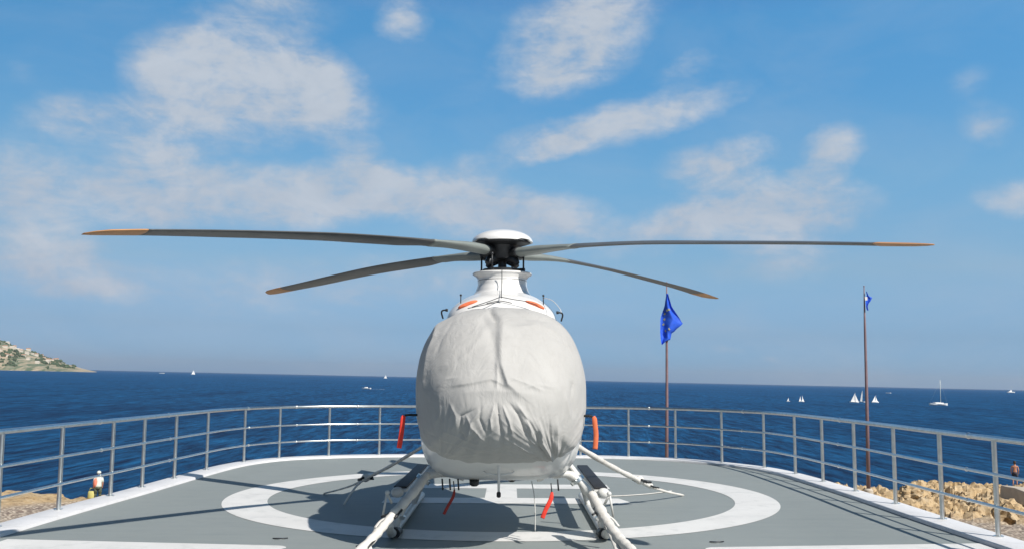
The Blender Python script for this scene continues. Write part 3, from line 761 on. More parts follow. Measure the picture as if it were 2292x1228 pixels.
# shore terrain
def edge_r(azd):
    return lerp_tab([(-60, 50), (-32, 63), (-27, 66), (-22, 60), (-15, 60), (10, 62), (17, 70), (20, 75), (25, 82), (32, 90), (60, 90)], azd)[0]
def smooth(a, b_, x):
    t = max(0, min(1, (x-a)/(b_-a))); return t*t*(3-2*t)
def terr(x, y):
    rr = math.hypot(x, y); azd = math.degrees(math.atan2(x, y))
    e = edge_r(azd)+3.5*noise.noise(V((azd*.25, 3, 0)))+1.2*noise.noise(V((azd*1.7, 9, 0)))
    right = smooth(8, 16, azd)
    gr = 1-smooth(57, 59.5, rr+2.5*noise.noise(V((x*.2, y*.2, 5)))) if azd < 0 else 1-smooth(59, 61, rr+1.5*noise.noise(V((x*.2, y*.2, 5))))
    p = V((x, y, 0))
    n1 = noise.fractal(p*.16, 1.0, 2.1, 5)
    n2 = noise.ridged_multi_fractal(V((x*.30, y*.30, 2)), .9, 2.2, 6, 1.0, 2.0)
    n3 = noise.voronoi(V((x*.34+n1*.8, y*.42+n1*.5, 0)))[0]; cr = min(1, (n3[1]-n3[0])*3)
    rocky = (1-gr)
    n4 = noise.ridged_multi_fractal(V((x*.9+n1, y*.6, 7)), .8, 2.2, 5, 1.0, 2.0)
    led = math.floor(((n1*.9+n2*.35)*2.2))/2.2; led = led*.5+(n1*.9+n2*.35)*.5
    h = -5.62+.14*n1+rocky*(right*(.50*(led-.25)-.40*max(0, 1-cr*2.2)+.30*(n4-1.1)+.02)+(1-right)*(.16*(n2-1)+.10*n1))
    h += gr*.05*noise.noise(p*3.1)
    h += .06*noise.noise(p*2.3)+rocky*right*.16*noise.noise(p*4.)+rocky*right*.10*noise.noise(p*9.)
    h -= rocky*right*min(.7, 3.2*max(0, noise.noise(V((x*.8, y*.42, 3)))-.20))
    h -= 1.3*max(0, 1-((x-30.2)/3.2)**2-((y-57.2)/2.4)**2)
    f = smooth(e-1, e+4.5, rr)
    h = h*(1-f)+(SEA-1.6)*f
    return h, gr
bm = bmesh.new(); cl = bm.verts.layers.float.new('gravel')
az_list = []
a = -180.
while a < 180:
    az_list.append(a)
    fine = (-31 <= a < -19) or (19 <= a < 32)
    a += .12 if fine else (1.0 if -40 < a < 45 else 4.0)
az_list.append(180.)
r_list = [4, 12, 22, 30, 36]
while r_list[-1] < 100: r_list.append(r_list[-1]+(.22 if r_list[-1] < 92 else 1.5))
prev = None
for a in az_list:
    col = []
    fine = (-32 <= a <= -18) or (18 <= a <= 33)
    for r_ in r_list:
        x, y = r_*math.sin(R(a)), r_*math.cos(R(a))
        if fine: h, g = terr(x, y)
        else:
            e = edge_r(max(-60, min(60, a))); f = smooth(e-1, e+4.5, r_); h = -5.62*(1-f)+(SEA-1.6)*f+.1*noise.noise(V((x, y, 0))*.3); g = 1 if r_ < 48 else 0
        if abs(a) > 100: h = min(h, -5.5) if r_ < 60 else h
        v = bm.verts.new((x, y, h)); v[cl] = g; col.append(v)
    if prev:
        for i in range(len(col)-1): bm.faces.new((prev[i], prev[i+1], col[i+1], col[i]))
    prev = col
struct(new_obj('rocky_shore', bm, M['rock'], flat_angle=24), deck=False)
# boulders
def boulder(seed, x, y, s, label, grp='loose tan boulders on the right shore', m=None, flat=(1, 1, .65), rot=0, nm='boulder'):
    bm = bmesh.new(); ball(bm, (0, 0, 0), 1, 4)
    for v in bm.verts:
        d = v.co.normalized(); k = 1+.45*noise.noise(d*1.3+V((seed*3.1, 0, 0)))+.28*noise.noise(d*2.9+V((0, seed, 0)))+.12*noise.noise(d*8)
        c_ = noise.voronoi(d*1.6+V((seed, 2, 1)))[0]; k -= .45*max(0, .30-(c_[1]-c_[0])); k += .06*noise.noise(d*17)
        v.co = V((d.x*k*flat[0], d.y*k*flat[1], d.z*k*flat[2]))*s
    bmesh.ops.rotate(bm, verts=bm.verts, matrix=Matrix.Rotation(rot, 3, 'Z'))
    o = new_obj(nm, bm, m or M['rock'], flat_angle=32); o.location = (x, y, terr(x, y)[0]+s*flat[2]*.35)
    return tag(o, label, 'rock', grp, deck=False)
rnd = random.Random(3)
for i in range(12):
    azd = rnd.uniform(20.5, 29.5); rr = rnd.uniform(64, 82); x, y = rr*math.sin(R(azd)), rr*math.cos(R(azd))
    boulder(i+1, x, y, rnd.uniform(.25, .75), 'rough tan boulder among the rocks on the right shore', rot=rnd.uniform(0, 6))
# pale slab over a dark hollow
bm = bmesh.new()
box(bm, (35.2, 59.6, -5.05), (7.2, 4.6, .85), Matrix.Rotation(R(-6), 3, 'Z') @ Matrix.Rotation(R(4), 3, 'Y'), bev=.12)
bmesh.ops.subdivide_edges(bm, edges=bm.edges[:], cuts=3, use_grid_fill=True)
for v in bm.verts: v.co += V((noise.noise(v.co*.8), noise.noise(v.co*.8+V((5, 0, 0))), noise.noise(v.co*.8+V((0, 5, 0)))))*.10
tag(new_obj('concrete_slab', bm, M['slab'], None, flat_angle=35), 'pale smooth concrete slab tilted on the rocks at the far right', 'slab', deck=False)
boulder(77, 28.6, 54.6, 1.0, 'large dark undercut boulder beside the pale concrete slab', 'large boulder at the far right', flat=(1.0, .7, .8), rot=.3)

# far headland
HP = [(-6500, 300), (-4200, 270), (-3200, 235), (-2700, 200), (-2400, 168), (-2160, 166), (-2103, 146), (-2046, 126), (-1987, 100), (-1930, 78), (-1852, 52), (-1790, 31), (-1730, 13), (-1690, 4), (-1662, -3)]
bm = bmesh.new(); xs = []
x = -6500
while x < -1650: xs.append(x); x += 120 if x < -2500 else 14
xs.append(-1650)
def head_h(x, v):
    c_ = lerp_tab(HP, x)[0]
    sh = math.sin(min(1, v/.55)*math.pi/2)**.8 if v < .55 else math.cos((v-.55)/.45*math.pi/2)
    h = c_*sh+ (10*noise.fractal(V((x*.012, v*6, 1)), 1, 2, 5))*min(1, c_/60)*min(1, v*4)
    return max(h, -8)+SEA-.5
yv = [i/30 for i in range(31)]
rows = [[bm.verts.new((x*(1+v*.364), 3850+v*1400*(1 if x > -2600 else 1+(-2600-x)/2500), head_h(x, v) if x < -1651 else SEA-8)) for v in yv] for x in xs]
for A, B in zip(rows, rows[1:]):
    for k in range(len(yv)-1): bm.faces.new((A[k], A[k+1], B[k+1], B[k]))
struct(new_obj('headland', bm, M['head']), deck=False)
# houses on the headland
def house(i, x, v, w, h, d):
    y = 3850+v*1400; z = head_h(x, v); x = x*(1+v*.364)
    t = thing('hillside_house', 'small pale flat-fronted house among scrub on the far headland', 'house', (x, y, z), 'houses on the far headland', deck=False)
    bm = bmesh.new(); box(bm, (x, y, z+h/2-3), (w, d, h+6)); new_obj('wall', bm, M['hwall'], t, smooth=False)
    bm = bmesh.new(); ro = h*.35
    P = [(-w/2-.8, -d/2-.8, 0), (w/2+.8, -d/2-.8, 0), (w/2+.8, d/2+.8, 0), (-w/2-.8, d/2+.8, 0), (-w/2+.5, 0, ro), (w/2-.5, 0, ro)]
    vs = [bm.verts.new((x+a, y+b_, z+h+c_+.05)) for a, b_, c_ in P]
    for f in ((0, 1, 5, 4), (2, 3, 4, 5), (0, 4, 3), (1, 2, 5), (0, 3, 2, 1)): bm.faces.new([vs[q] for q in f])
    new_obj('roof', bm, M['hroof'] if i % 3 else M['hwall'], t, smooth=False)
    return t
rnd = random.Random(11); hs = []
for i in range(46):
    x = rnd.uniform(-2190, -1830) if i < 40 else rnd.uniform(-2500, -2190); v = rnd.uniform(.12, .5)
    house(i, x, v, rnd.uniform(9, 20), rnd.uniform(6, 11), rnd.uniform(9, 14))
bm = bmesh.new()
for i in range(700):
    x = -1760-640*rnd.random()**1.1; v = rnd.uniform(.03, .55)
    if noise.noise(V((x*.012, v*7, 4))) < -.02: continue
    y = 3850+v*1400; z = head_h(x, v); x = x*(1+v*.364); s = rnd.uniform(4, 9)
    for q in range(3):
        g = bmesh.ops.create_icosphere(bm, subdivisions=1, radius=s*rnd.uniform(.5, 1))
        bmesh.ops.translate(bm, verts=g['verts'], vec=(x+rnd.uniform(-s, s), y+rnd.uniform(-s, s), z+rnd.uniform(0, s*.6)))
        for vv in g['verts']: vv.co += V((rnd.uniform(-1, 1), rnd.uniform(-1, 1), rnd.uniform(-1, 1)))*s*.2
struct(new_obj('scrub_woodland', bm, M['scrub'], smooth=False), deck=False, kind='stuff')

# ------------------------------------------------------------------ flagpoles and flags
def flagpole(x, y, z0, z1, r0_, r1_, label):
    t = thing('flagpole', label, 'flagpole', (x, y, z0), 'flagpoles on the shore', deck=False)
    bm = bmesh.new(); tube(bm, [(x, y, z0-.3), (x, y, z0+(z1-z0)*.45), (x-.03, y, z0+(z1-z0)*.8), (x-.04, y, z1)], [r0_, r0_*.75, (r0_+r1_)*.45, r1_], 14); new_obj('pole', bm, M['pole'], t)
    bm = bmesh.new(); ball(bm, (x-.04, y, z1), r1_*1.8, 2); new_obj('finial', bm, M['pole'], t)
    bm = bmesh.new(); tube(bm, [(x, y, z0-.3), (x, y, z0+.5), (x, y, z0+.6)], [r0_*2.2, r0_*2.1, r0_*1.2], 14); new_obj('pole_base', bm, M['slab'], t, flat_angle=40)
flagpole(9.95, 60, -5.6, 8.05, .125, .035, 'tall brown flagpole nearer the helicopter, flying the large blue starred flag')
flagpole(23.33, 62, -5.4, 8.3, .135, .03, 'slim brown flagpole at right with a small furled flag at its top')
def flag(rows, y0, amp, nx=26, seed=0):
    """rows: (z, x_left, x_right); the cloth hangs in deep vertical pleats between those edges"""
    bm = bmesh.new(); g = []
    z0, z1 = rows[0][0], rows[-1][0]; nz = 44
    rows_s = sorted((-r_[0],)+r_[1:] for r_ in rows)
    for j in range(nz+1):
        z = z0+(z1-z0)*j/nz; xl, xr = lerp_tab(rows_s, -z); row = []
        for i in range(nx+1):
            u = i/nx
            yy = y0+amp*math.sin(u*7+z*1.3+seed)*(.4+.6*min(1, (xr-xl)))+amp*.4*noise.noise(V((u*4, z*1.5, seed)))
            row.append(bm.verts.new((xl+(xr-xl)*u, yy, z+.12*math.sin(u*5+seed)*(xr-xl))))
        g.append(row)
    for A, B in zip(g, g[1:]):
        for i in range(nx): bm.faces.new((A[i], A[i+1], B[i+1], B[i]))
    return bm, g
t = thing('flag', 'large blue flag with yellow stars hanging limp on the nearer flagpole', 'flag', (9.93, 60, 7.3), 'flags on the shore', deck=False)
bm, g = flag([(7.34, 9.86, 9.97), (6.65, 9.78, 10.18), (5.75, 9.52, 10.85), (5.65, 9.51, 10.95), (5.1, 9.50, 10.45), (4.9, 9.49, 10.22), (4.5, 9.50, 10.14), (4.35, 9.52, 9.85), (4.1, 9.56, 9.62)], 59.85, .16)
pts = {}
for k in range(12):
    a = 2*math.pi*k/12; i = int(12+7*math.cos(a)); j = int(24+9*math.sin(a)); pts[k] = (g[j][i].co.copy(), (g[j][i+1].co-g[j][i].co).normalized())
new_obj('cloth', bm, M['flagblue'], t)
bm = bmesh.new()
for k_, (p, d) in pts.items():
    if k_ in (0, 1, 10, 11, 4): continue      # lost in the folds
    nrm = V((d.y, -d.x, 0)).normalized(); nrm = nrm if nrm.y < 0 else -nrm
    c_ = p+nrm*.02; vs = []
    for q in range(10):
        a = math.pi/2+q*math.pi/5; rr = .105 if q % 2 == 0 else .045
        vs.append(bm.verts.new(c_+d*math.cos(a)*rr+V((0, 0, 1))*math.sin(a)*rr+nrm*.015))
    f = bm.faces.new(vs)
new_obj('stars', bm, M['star'], t, smooth=False)
t = thing('flag', 'small dark blue flag bunched at the top of the right flagpole', 'flag', (23.33, 62, 7.8), 'flags on the shore', deck=False)
bm, g = flag([(7.96, 23.36, 23.42), (7.69, 23.40, 23.52), (7.52, 23.36, 23.76), (7.33, 23.32, 23.66), (7.13, 23.30, 23.50), (6.98, 23.32, 23.45), (6.83, 23.34, 23.46), (6.72, 23.38, 23.50)], 61.85, .08, nx=12, seed=2)
new_obj('cloth', bm, M['flagblue'], t)
bm = bmesh.new(); box(bm, (23.34, 61.8, 7.48), (.16, .02, .22)); new_obj('white_panel', bm, M['flagwhite'], t, smooth=False)

# ------------------------------------------------------------------ boats
def hull(bm, L_, W, H_):
    rings = []
    for i in range(13):
        u = i/12; x = (u-.5)*L_; w = W/2*(1-abs(2*u-1.0)**2.6*(1 if u > .5 else .35)); sheer = H_*(1+.25*(2*u-1)**2)
        w = max(w, .02)
        rings.append([(x, w, sheer), (x, w*.85, H_*.35), (x, w*.3, -.15), (x, -w*.3, -.15), (x, -w*.85, H_*.35), (x, -w, sheer)])
    loft(bm, rings)
def sailboat(x, y, L_, mast, label, sails, rz=0, hull_m='hull', cat='sailboat', grp='sailing boats on the sea'):
    t = thing('sailboat', label, cat, (0, 0, 0), grp, deck=False)
    bm = bmesh.new(); hull(bm, L_, L_*.3, L_*.10); new_obj('hull', bm, M[hull_m], t, flat_angle=40)
    if L_ > 8:
        bm = bmesh.new(); box(bm, (.3, 0, L_*.10+.25), (L_*.45, L_*.16, .55), bev=.12); new_obj('cabin', bm, M['hull'], t, flat_angle=40)
        bm = bmesh.new(); tube(bm, [(L_*.12, 0, 1.6), (-L_*.32, 0, 1.65)], .07, 8); new_obj('boom', bm, M['hull'], t)
        bm = bmesh.new()
        for e in ((L_*.48, 1.1), (-L_*.48, 1.1)): tube(bm, [(L_*.12, 0, mast*.97), (e[0], 0, e[1])], .018, 5)
        new_obj('rigging', bm, M['pale_cloth'], t)
    if mast:
        bm = bmesh.new(); tube(bm, [(L_*.12, 0, .2), (L_*.12, 0, mast)], max(.05, mast*.009), 8); new_obj('mast', bm, M['pale_cloth'] if L_ > 8 else M['sail'], t)
    for (x0, z0, x1, z1, x2, z2) in sails:
        bm = bmesh.new(); A, B, D = V((x0, 0, z0)), V((x1, 0, z1)), V((x2, 0, z2)); n = 8; gr = []
        for i in range(n+1):
            row = []
            for j in range(n+1-i):
                u, w = i/n, j/n; p = A*(1-u-w)+B*u+D*w; p.y = .5*u*(1-u-w)*4*.25*(z1-z0)*.3+.02; row.append(bm.verts.new(p))
            gr.append(row)
        for i in range(n):
            for j in range(n-i):
                bm.faces.new((gr[i][j], gr[i+1][j], gr[i][j+1]))
                if j < n-i-1: bm.faces.new((gr[i+1][j], gr[i+1][j+1], gr[i][j+1]))
        new_obj('sail', bm, M['sail'], t)
    t.location = (x, y, SEA); t.rotation_euler.z = rz
    return t
def two(L_, h, k=1): return [(L_*.08, .5, L_*.10, h, -L_*.38, .6), (L_*.5, .5, L_*.14, h*.85, L_*.14, .5)]
sailboat(241.7, 535, 10.2, 14.2, 'white sailing yacht with bare tall mast, sails down, at far right', [])
sailboat(171.0, 556, 3.4, 3.6, 'tiny dinghy with two upright white sails, leftmost bright pair on the right sea', [(.9, .4, .75, 3.3, -.05, .4), (-.5, .4, -.6, 3.3, -1.5, .4), (1.55, .4, .95, 2.4, .95, .4)], .15)
sailboat(163.2, 556, 2.6, 2.2, 'faint tiny sail just left of the bright two-sail dinghy', [(.3, .4, .2, 2.0, -.7, .5)], .5)
sailboat(204.7, 564, 5.2, 5.8, 'heeling sailboat with tall white triangular sail left of the right flagpole', two(5.2, 5.6), -.2)
sailboat(216.5, 584, 4.2, 7.0, 'narrow white sail half hidden beside the right flagpole', [(.5, .5, .4, 7.0, -.8, .6)], -.4)
sailboat(222.9, 579, 5.0, 4.4, 'small sailboat with squat white sail just right of the right flagpole', [(.4, .5, .2, 4.2, -1.9, .6), (1.9, .5, .6, 3.6, .6, .5)], .2)
sailboat(579, 1450, 8, 0, 'pale speck of a far motor boat right of the right flagpole', [], cat='boat')
sailboat(1480, 2800, 26, 20, 'hazy white boat near the horizon at the far right edge', [(3, 2, 2, 9, -9, 2)], .2)
sailboat(-1204, 3606, 15, 17, 'faint white sailing boat on the horizon right of the headland', two(15, 16), .3)
sailboat(-1452, 3960, 22, 0, 'low white boat near the tip of the headland', [], cat='boat')
sailboat(-493, 3757, 13, 16, 'tiny white sail on the horizon left of the covered nose', two(13, 14), 0)
sailboat(-2690, 5050, 60, 0, 'white boat moored under the headland at the far left', [], cat='boat')
# motor boat with wake
t = thing('motor_boat', 'small white motor boat with a short pale wake left of the helicopter', 'boat', (0, 0, 0), 'motor boats on the sea', deck=False)
bm = bmesh.new(); hull(bm, 7, 2.2, .8); new_obj('hull', bm, M['hull'], t, flat_angle=40)
bm = bmesh.new(); box(bm, (.2, 0, 1.1), (2.2, 1.5, .8), bev=.2); new_obj('cabin', bm, M['hull'], t, flat_angle=40)
t.location = (-104, 690, SEA); t.rotation_euler.z = R(165)
bm = bmesh.new(); bm.faces.new([bm.verts.new(p) for p in ((-101, 690, SEA+.06), (-90, 688.5, SEA+.06), (-91, 692, SEA+.06), (-101, 691, SEA+.06))])
struct(new_obj('boat_wake', bm, M['hull']), deck=False, kind='stuff')

# ------------------------------------------------------------------ people on the shore
def person(label, base, verts, edges, radii, clothing, loc_rz=0):
    me = bpy.data.meshes.new('person'); me.from_pydata(verts, edges, []); me.update()
    o = bpy.data.objects.new('person', me); C.objects.link(o)
    o.location = base; o.rotation_euler.z = loc_rz
    md = o.modifiers.new('skin', 'SKIN'); md.use_smooth_shade = True
    for i, r_ in enumerate(radii):
        me.skin_vertices[0].data[i].radius = r_ if isinstance(r_, tuple) else (r_, r_)
    me.skin_vertices[0].data[0].use_root = True
    o.modifiers.new('sub', 'SUBSURF').levels = 2; o.modifiers['sub'].render_levels = 2
    me.materials.append(M['skin'])
    # bake to a plain mesh
    dg = bpy.context.evaluated_depsgraph_get(); ev = o.evaluated_get(dg)
    me2 = bpy.data.meshes.new_from_object(ev); o.modifiers.clear(); o.data = me2
    me2.materials.clear(); me2.materials.append(M['skin'])
    tag(o, label, 'person', deck=False)
    for nm, m_, build in clothing:
        bm = bmesh.new(); build(bm); bmesh.ops.recalc_face_normals(bm, faces=bm.faces)
        mm = bpy.data.meshes.new(nm); bm.to_mesh(mm); bm.free(); mm.materials.append(m_)
        mm.polygons.foreach_set('use_smooth', [True]*len(mm.polygons))
        c_ = bpy.data.objects.new(nm, mm); C.objects.link(c_); c_.parent = o
    return o
def body(arms='down', lean=0.0):
    Vv = [(0, 0, .93), (0, 0, 1.12), (0, -.01, 1.32), (0, -.01, 1.44), (0, -.015, 1.52), (0, -.03, 1.62), (0, -.03, 1.72),
          (-.19, 0, 1.40), (-.24, .02, 1.13), (-.22, -.10, .90), (-.21, -.14, .82),
          (.19, 0, 1.40), (.25, .0, 1.13), (.24, -.08, .89), (.23, -.11, .81),
          (-.10, 0, .86), (-.11, -.02, .49), (-.12, .02, .09), (-.13, -.14, .04),
          (.10, 0, .86), (.13, -.04, .49), (.14, .03, .09), (.15, -.12, .04)]
    Ee = [(0, 1), (1, 2), (2, 3), (3, 4), (4, 5), (5, 6), (2, 7), (7, 8), (8, 9), (9, 10), (2, 11), (11, 12), (12, 13), (13, 14), (0, 15), (15, 16), (16, 17), (17, 18), (0, 19), (19, 20), (20, 21), (21, 22)]
    Rr = [(.15, .11), (.13, .10), (.16, .11), (.08, .07), .055, (.085, .10), (.07, .08), .06, .042, .032, .03, .06, .042, .032, .03, .09, .06, .042, .035, .09, .06, .042, .035]
    return [(x, y+lean*max(0, z-.9), z) for x, y, z in Vv], Ee, Rr
def rings_z(bm, spec, n=20, cx=0, cy=0):
    loft(bm, [[(cx+dx+rx*math.cos(2*math.pi*k/n), cy+dy+ry*math.sin(2*math.pi*k/n), z) for k in range(n)] for z, rx, ry, dx, dy in spec])
def cap_b(bm):
    rings_z(bm, [(1.66, .115, .135, 0, -.03), (1.70, .118, .135, 0, -.03), (1.76, .10, .12, 0, -.03), (1.80, .055, .07, 0, -.03), (1.81, .01, .01, 0, -.03)])
    box(bm, (0, -.19, 1.675), (.16, .11, .015), bev=.005)
def shirt_b(bm):
    rings_z(bm, [(.90, .20, .15, 0, 0), (1.0, .185, .145, 0, 0), (1.15, .175, .14, 0, 0), (1.32, .215, .145, 0, 0), (1.42, .19, .12, 0, 0), (1.47, .09, .08, 0, 0)])
    for s in (-1, 1): tube(bm, [(s*.16, 0, 1.42), (s*.205, .01, 1.30), (s*.235, .015, 1.17)], [.075, .07, .062], 12)
def vest_b(bm):
    rings_z(bm, [(.88, .12, .12, .13, -.02), (1.05, .14, .15, .13, -.0), (1.25, .16, .16, .12, -.0), (1.40, .12, .12, .10, -.0)])
def shorts_b(bm):
    rings_z(bm, [(.78, .175, .14, 0, 0), (.86, .185, .15, 0, 0), (.98, .165, .13, 0, 0)])
    for s in (-1, 1): tube(bm, [(s*.10, 0, .88), (s*.115, -.01, .66), (s*.118, -.018, .55)], [.105, .10, .095], 14)
def trousers_b(bm):
    shorts_b(bm)
    for s, x1, y1 in ((-1, -.12, .02), (1, .14, .03)): tube(bm, [(s*.115, -.02, .6), (s*.125, -.02, .45), (x1, y1, .12)], [.09, .075, .06], 14)
def hair_b(bm): rings_z(bm, [(1.58, .08, .06, 0, .05), (1.64, .10, .11, 0, .0), (1.72, .10, .12, 0, -.01), (1.78, .075, .09, 0, -.01), (1.805, .02, .03, 0, -.01)])
Vv, Ee, Rr = body()
person('person in pale cap and shirt with coral wrap, standing on the left shore', (-23.42, 55, -5.80), Vv, Ee, Rr,
       [('cap', M['pale_cloth'], cap_b), ('shirt', M['pale_cloth'], shirt_b), ('wrap', M['orange_shirt'], vest_b), ('trousers', M['camo'], trousers_b)], R(200))
Vv, Ee, Rr = body(lean=.03)
person('dark-haired bare-chested person in dark trunks on the rocks at the far right', (37.6, 71, -5.30), Vv, Ee, Rr, [('hair', M['hair'], hair_b), ('trunks', M['trunks'], shorts_b)], R(150))
boulder(91, 37.6, 71.2, .75, 'low rock under the bare-chested person at far right', 'standing rock', flat=(1.4, 1.2, .5))
t = thing('beach_bag', 'small yellow bag on the ground beside the person in the pale cap', 'bag', (-23.75, 55, -5.55), None, deck=False)
bm = bmesh.new(); rings_z(bm, [(-5.58, .19, .13, 0, 0), (-5.50, .23, .16, 0, 0), (-5.25, .22, .15, 0, 0), (-5.14, .19, .10, 0, 0)], cx=-23.75, cy=55); new_obj('bag_body', bm, M['yellow'], t)
bm = bmesh.new(); tube(bm, [(-23.9, 55, -5.15), (-23.85, 55, -4.98), (-23.65, 55, -4.98), (-23.6, 55, -5.15)], .02, 8); new_obj('handle', bm, M['yellow'], t)

# ------------------------------------------------------------------ haze
HAZE = True
if HAZE:
    bm = bmesh.new(); box(bm, (0, 0, 155), (56000, 56000, 330))
    hz = new_obj('haze', bm, bpy.data.materials.new('haze_air'), smooth=False); hz['kind'] = 'stuff'
    hm = hz.data.materials[0]; hm.use_nodes = True; nt = hm.node_tree; nt.nodes.clear()
    o_ = nt.nodes.new('ShaderNodeOutputMaterial'); pv = nt.nodes.new('ShaderNodeVolumePrincipled')
    pv.inputs['Color'].default_value = (.80, .86, .95, 1); pv.inputs['Density'].default_value = .00003; pv.inputs['Anisotropy'].default_value = .2
    nt.links.new(pv.outputs[0], o_.inputs['Volume'])

# ------------------------------------------------------------------ slope of the deck (drains a degree towards the left)
S = Matrix.Translation(EYE) @ Matrix.Rotation(R(-.9), 4, 'Y') @ Matrix.Translation(-EYE)
for o in DECK: o.matrix_basis = S @ o.matrix_basis

# ------------------------------------------------------------------ camera
pitch = math.atan(232.5/2110); roll = R(1.23)
fwd = V((0, math.cos(pitch), math.sin(pitch))); up0 = V((0, -math.sin(pitch), math.cos(pitch))); r0 = V((1, 0, 0))
rt = r0*math.cos(roll)+up0*math.sin(roll); up = up0*math.cos(roll)-r0*math.sin(roll)
cam = bpy.data.cameras.new('camera'); co = bpy.data.objects.new('camera', cam); C.objects.link(co)
co.matrix_world = Matrix(((rt.x, up.x, -fwd.x, EYE.x), (rt.y, up.y, -fwd.y, EYE.y), (rt.z, up.z, -fwd.z, EYE.z), (0, 0, 0, 1)))
cam.sensor_width = 36; cam.lens = 2110/2292*36; cam.clip_end = 60000; cam.clip_start = .1
sc.camera = co

# ------------------------------------------------------------------ light and sky
to_sun = V((.71, -.78, 1)).normalized()
sun = bpy.data.lights.new('sun', 'SUN'); so = bpy.data.objects.new('sun', sun); C.objects.link(so)
sun.energy = 5.0; sun.angle = R(.53); sun.color = (1, .94, .865)
so.rotation_euler = (-to_sun).to_track_quat('-Z', 'Y').to_euler(); so.location = (20, -20, 40)
W = bpy.data.worlds.new('World'); sc.world = W; W.use_nodes = True
nt = W.node_tree; N = nt.nodes; L = nt.links; N.clear()
out = N.new('ShaderNodeOutputWorld'); bg = N.new('ShaderNodeBackground'); L.new(bg.outputs[0], out.inputs[0])
STR = .10
bg.inputs['Strength'].default_value = .084
sky = N.new('ShaderNodeTexSky'); sky.sky_type = 'NISHITA'; sky.sun_disc = False
sky.sun_elevation = math.asin(to_sun.z); sky.sun_rotation = math.atan2(to_sun.x, to_sun.y)
sky.altitude = 0; sky.air_density = 1.0; sky.dust_density = .6; sky.ozone_density = 1.6
tc = N.new('ShaderNodeTexCoord'); sp = N.new('ShaderNodeSeparateXYZ'); L.new(tc.outputs['Generated'], sp.inputs[0])
az = mth('ARCTAN2', sp.outputs['X'], sp.outputs['Y']); el = mth('ARCSINE', sp.outputs['Z'])
cb = N.new('ShaderNodeCombineXYZ'); L.new(az, cb.inputs[0]); L.new(el, cb.inputs[1]); AE = cb.outputs[0]
CLOUDS = [(-0.272,0.292,0.135,0.055,-8,1.15),(-0.264,0.372,0.080,0.030,0,0.70),(-0.215,0.300,0.060,0.045,-50,0.45),(-0.345,0.285,0.07,0.045,0,.65),(-0.379,0.232,0.134,0.030,-8,0.55),(-0.434,0.247,0.058,0.020,10,0.40),(-0.240,0.178,0.120,0.036,5,1.15),(-0.367,0.181,0.064,0.042,0,1.0),(-0.165,0.205,0.050,0.038,10,1.1),(-0.486,0.165,0.095,0.058,0,0.8),(0.068,0.362,0.105,0.055,25,1.1),(0.046,0.330,0.05,0.025,40,0.45),(0.105,0.268,0.149,0.024,13,1.05),(0.052,0.249,0.064,0.013,25,0.50),(0.186,0.325,0.042,0.017,15,0.50),(-0.124,0.370,0.032,0.029,-20,0.70),(-0.060,0.185,0.080,0.042,0,1.2),(0.039,0.168,0.065,0.032,0,1.0),(0.213,0.228,0.070,0.026,10,1.0),(0.330,0.232,0.044,0.026,25,.95),(0.272,0.176,0.105,0.036,0,1.2),(0.158,0.160,0.073,0.024,15,0.85),(0.467,0.253,0.030,0.021,0,0.65),(0.495,0.180,0.036,0.022,0,0.7),(0.456,0.291,0.034,0.017,30,0.35),(-0.463,0.099,0.094,0.029,0,0.50),(0.285,0.122,0.076,0.023,0,0.6),(-0.414,0.076,0.057,0.015,0,0.35),(-0.297,0.085,0.280,0.040,0,0.45),(0.222,0.035,0.030,0.007,0,0.40),(0.267,0.028,0.020,0.007,0,0.40),(-0.022,0.106,0.262,0.033,0,0.35),(-0.495,0.278,0.024,0.014,0,0.30),(0.411,0.111,0.029,0.013,0,0.30)]
# warp the domain so that blob edges break up
wn = N.new('ShaderNodeTexNoise'); wn.inputs['Scale'].default_value = 9; wn.inputs['Detail'].default_value = 5; wn.inputs['Roughness'].default_value = .6
L.new(AE, wn.inputs['Vector'])
ws = N.new('ShaderNodeVectorMath'); ws.operation = 'SUBTRACT'; L.new(wn.outputs['Color'], ws.inputs[0]); ws.inputs[1].default_value = (.5, .5, .5)
wm = N.new('ShaderNodeVectorMath'); wm.operation = 'MULTIPLY_ADD'; L.new(ws.outputs[0], wm.inputs[0]); wm.inputs[1].default_value = (.055, .032, 0); L.new(AE, wm.inputs[2])
AW = wm.outputs[0]
acc = None
for (a_, e_, sa, se, ro, dn) in CLOUDS:
    v = mapping(AW, (sa*1.25, se*1.3, 1), (a_, e_, 0), (0, 0, R(ro)), 'TEXTURE')
    g_ = N.new('ShaderNodeTexGradient'); g_.gradient_type = 'SPHERICAL'; L.new(v, g_.inputs[0])
    term = mth('MULTIPLY', g_.outputs['Fac'], dn*1.45)
    acc = term if acc is None else mth('ADD', acc, term)
# unseen part of the sky: sparse scattered cloud from noise alone
far = noise_node(2.2, 4, mapping(AE, (1, 2.2, 1)))
outm = mth('MAXIMUM', rng(mth('ABSOLUTE', az), .62, .95), rng(el, .46, .62))
acc = mth('ADD', acc, mth('MULTIPLY', outm, rng(far.outputs['Fac'], .55, .8, 0, .6)))
tex = noise_node(11, 9, mapping(AE, (1, 1.7, 1), rot=(0, 0, -.18)), .60, .5)
wisp = noise_node(16, 8, mapping(AE, (.6, 3.2, 1), rot=(0, 0, -.30)), .66, 1.0)
d_ = mth('MULTIPLY', rng(tex.outputs['Fac'], .25, .75, .45, 1.25), mth('MINIMUM', acc, 1.15))
fine = noise_node(38, 7, mapping(AE, (1, 1.6, 1), rot=(0, 0, -.2)), .62, .3)
d_ = mth('MULTIPLY', d_, rng(fine.outputs['Fac'], .3, .7, .72, 1.24))
d_ = mth('MULTIPLY', d_, rng(wisp.outputs['Fac'], .28, .7, .78, 1.12))
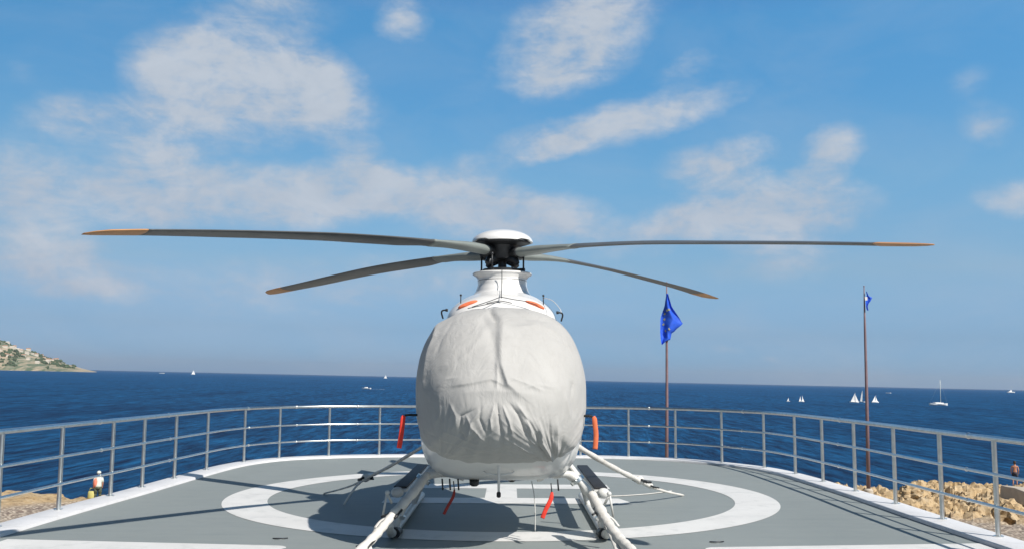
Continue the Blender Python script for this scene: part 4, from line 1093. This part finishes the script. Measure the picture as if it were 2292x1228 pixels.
dens = N.new('ShaderNodeMapRange'); dens.interpolation_type = 'SMOOTHSTEP'; L.new(d_, dens.inputs['Value'])
for k, q in (('From Min', .06), ('From Max', 1.08), ('To Min', 0), ('To Max', .86)): dens.inputs[k].default_value = q
veil = mth('MULTIPLY', rng(noise_node(5, 7, mapping(AE, (1, 2.5, 1)), .6, .5).outputs['Fac'], .42, .72, 0, .28), rng(el, .02, .2, 1, .45))
dtot = mth('MAXIMUM', dens.outputs['Result'], veil)
# cloud tone: creamy-white bodies, bluish and dimmer low down
cc = mixc(rng(el, .04, .3), tuple(v/STR for v in (.45, .50, .60)), tuple(v/STR for v in (.54, .58, .635)))
cc = mixc(rng(tex.outputs['Fac'], .45, .75, 0, .5), cc, tuple(v/STR for v in (.70, .73, .78)))
# clean maritime air: the sky above the sea is a purer blue than the model's default aerosol
rp = N.new('ShaderNodeValToRGB'); e_ = rp.color_ramp.elements
G = 2.0
TN = [(0.0, (.36, .74, 1.62)), (.055, (.38, .70, 1.36)), (.12, (.43, .65, 1.08)), (.29, (.64, .83, 1.0)), (.52, (.68, 1.06, 1.19)), (.75, (.55, 1.15, 1.38)), (.93, (.58, 1.28, 1.52)), (1.0, (.58, 1.2, 1.5))]
while len(e_) < len(TN): e_.new(.5)
for q, (p_, c_) in zip(e_, TN): q.position = p_; q.color = (*[v/G for v in c_], 1)
L.new(rng(el, 0, .4), rp.inputs[0])
tint = mixc(1.0, sky.outputs[0], rp.outputs[0], 'MULTIPLY')
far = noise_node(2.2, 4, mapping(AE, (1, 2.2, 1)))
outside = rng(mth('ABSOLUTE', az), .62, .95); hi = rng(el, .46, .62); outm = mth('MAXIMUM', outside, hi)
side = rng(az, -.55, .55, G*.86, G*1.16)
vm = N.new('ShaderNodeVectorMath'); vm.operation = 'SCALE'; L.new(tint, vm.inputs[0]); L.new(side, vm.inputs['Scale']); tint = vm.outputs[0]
tint = mixc(outm, tint, mixc(1.0, tint, (.52, .43, .40), 'MULTIPLY'))  # sky outside the view dimmed to cut the fill light
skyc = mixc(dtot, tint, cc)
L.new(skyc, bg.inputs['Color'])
W.cycles.sampling_method = 'MANUAL'; W.cycles.sample_map_resolution = 512

sc.view_settings.view_transform = 'Standard'; sc.view_settings.look = 'None'; sc.view_settings.exposure = .25; sc.view_settings.gamma = 1
sc.render.engine = 'CYCLES'; sc.cycles.use_denoising = True
sc.cycles.volume_bounces = 0; sc.cycles.max_bounces = 8
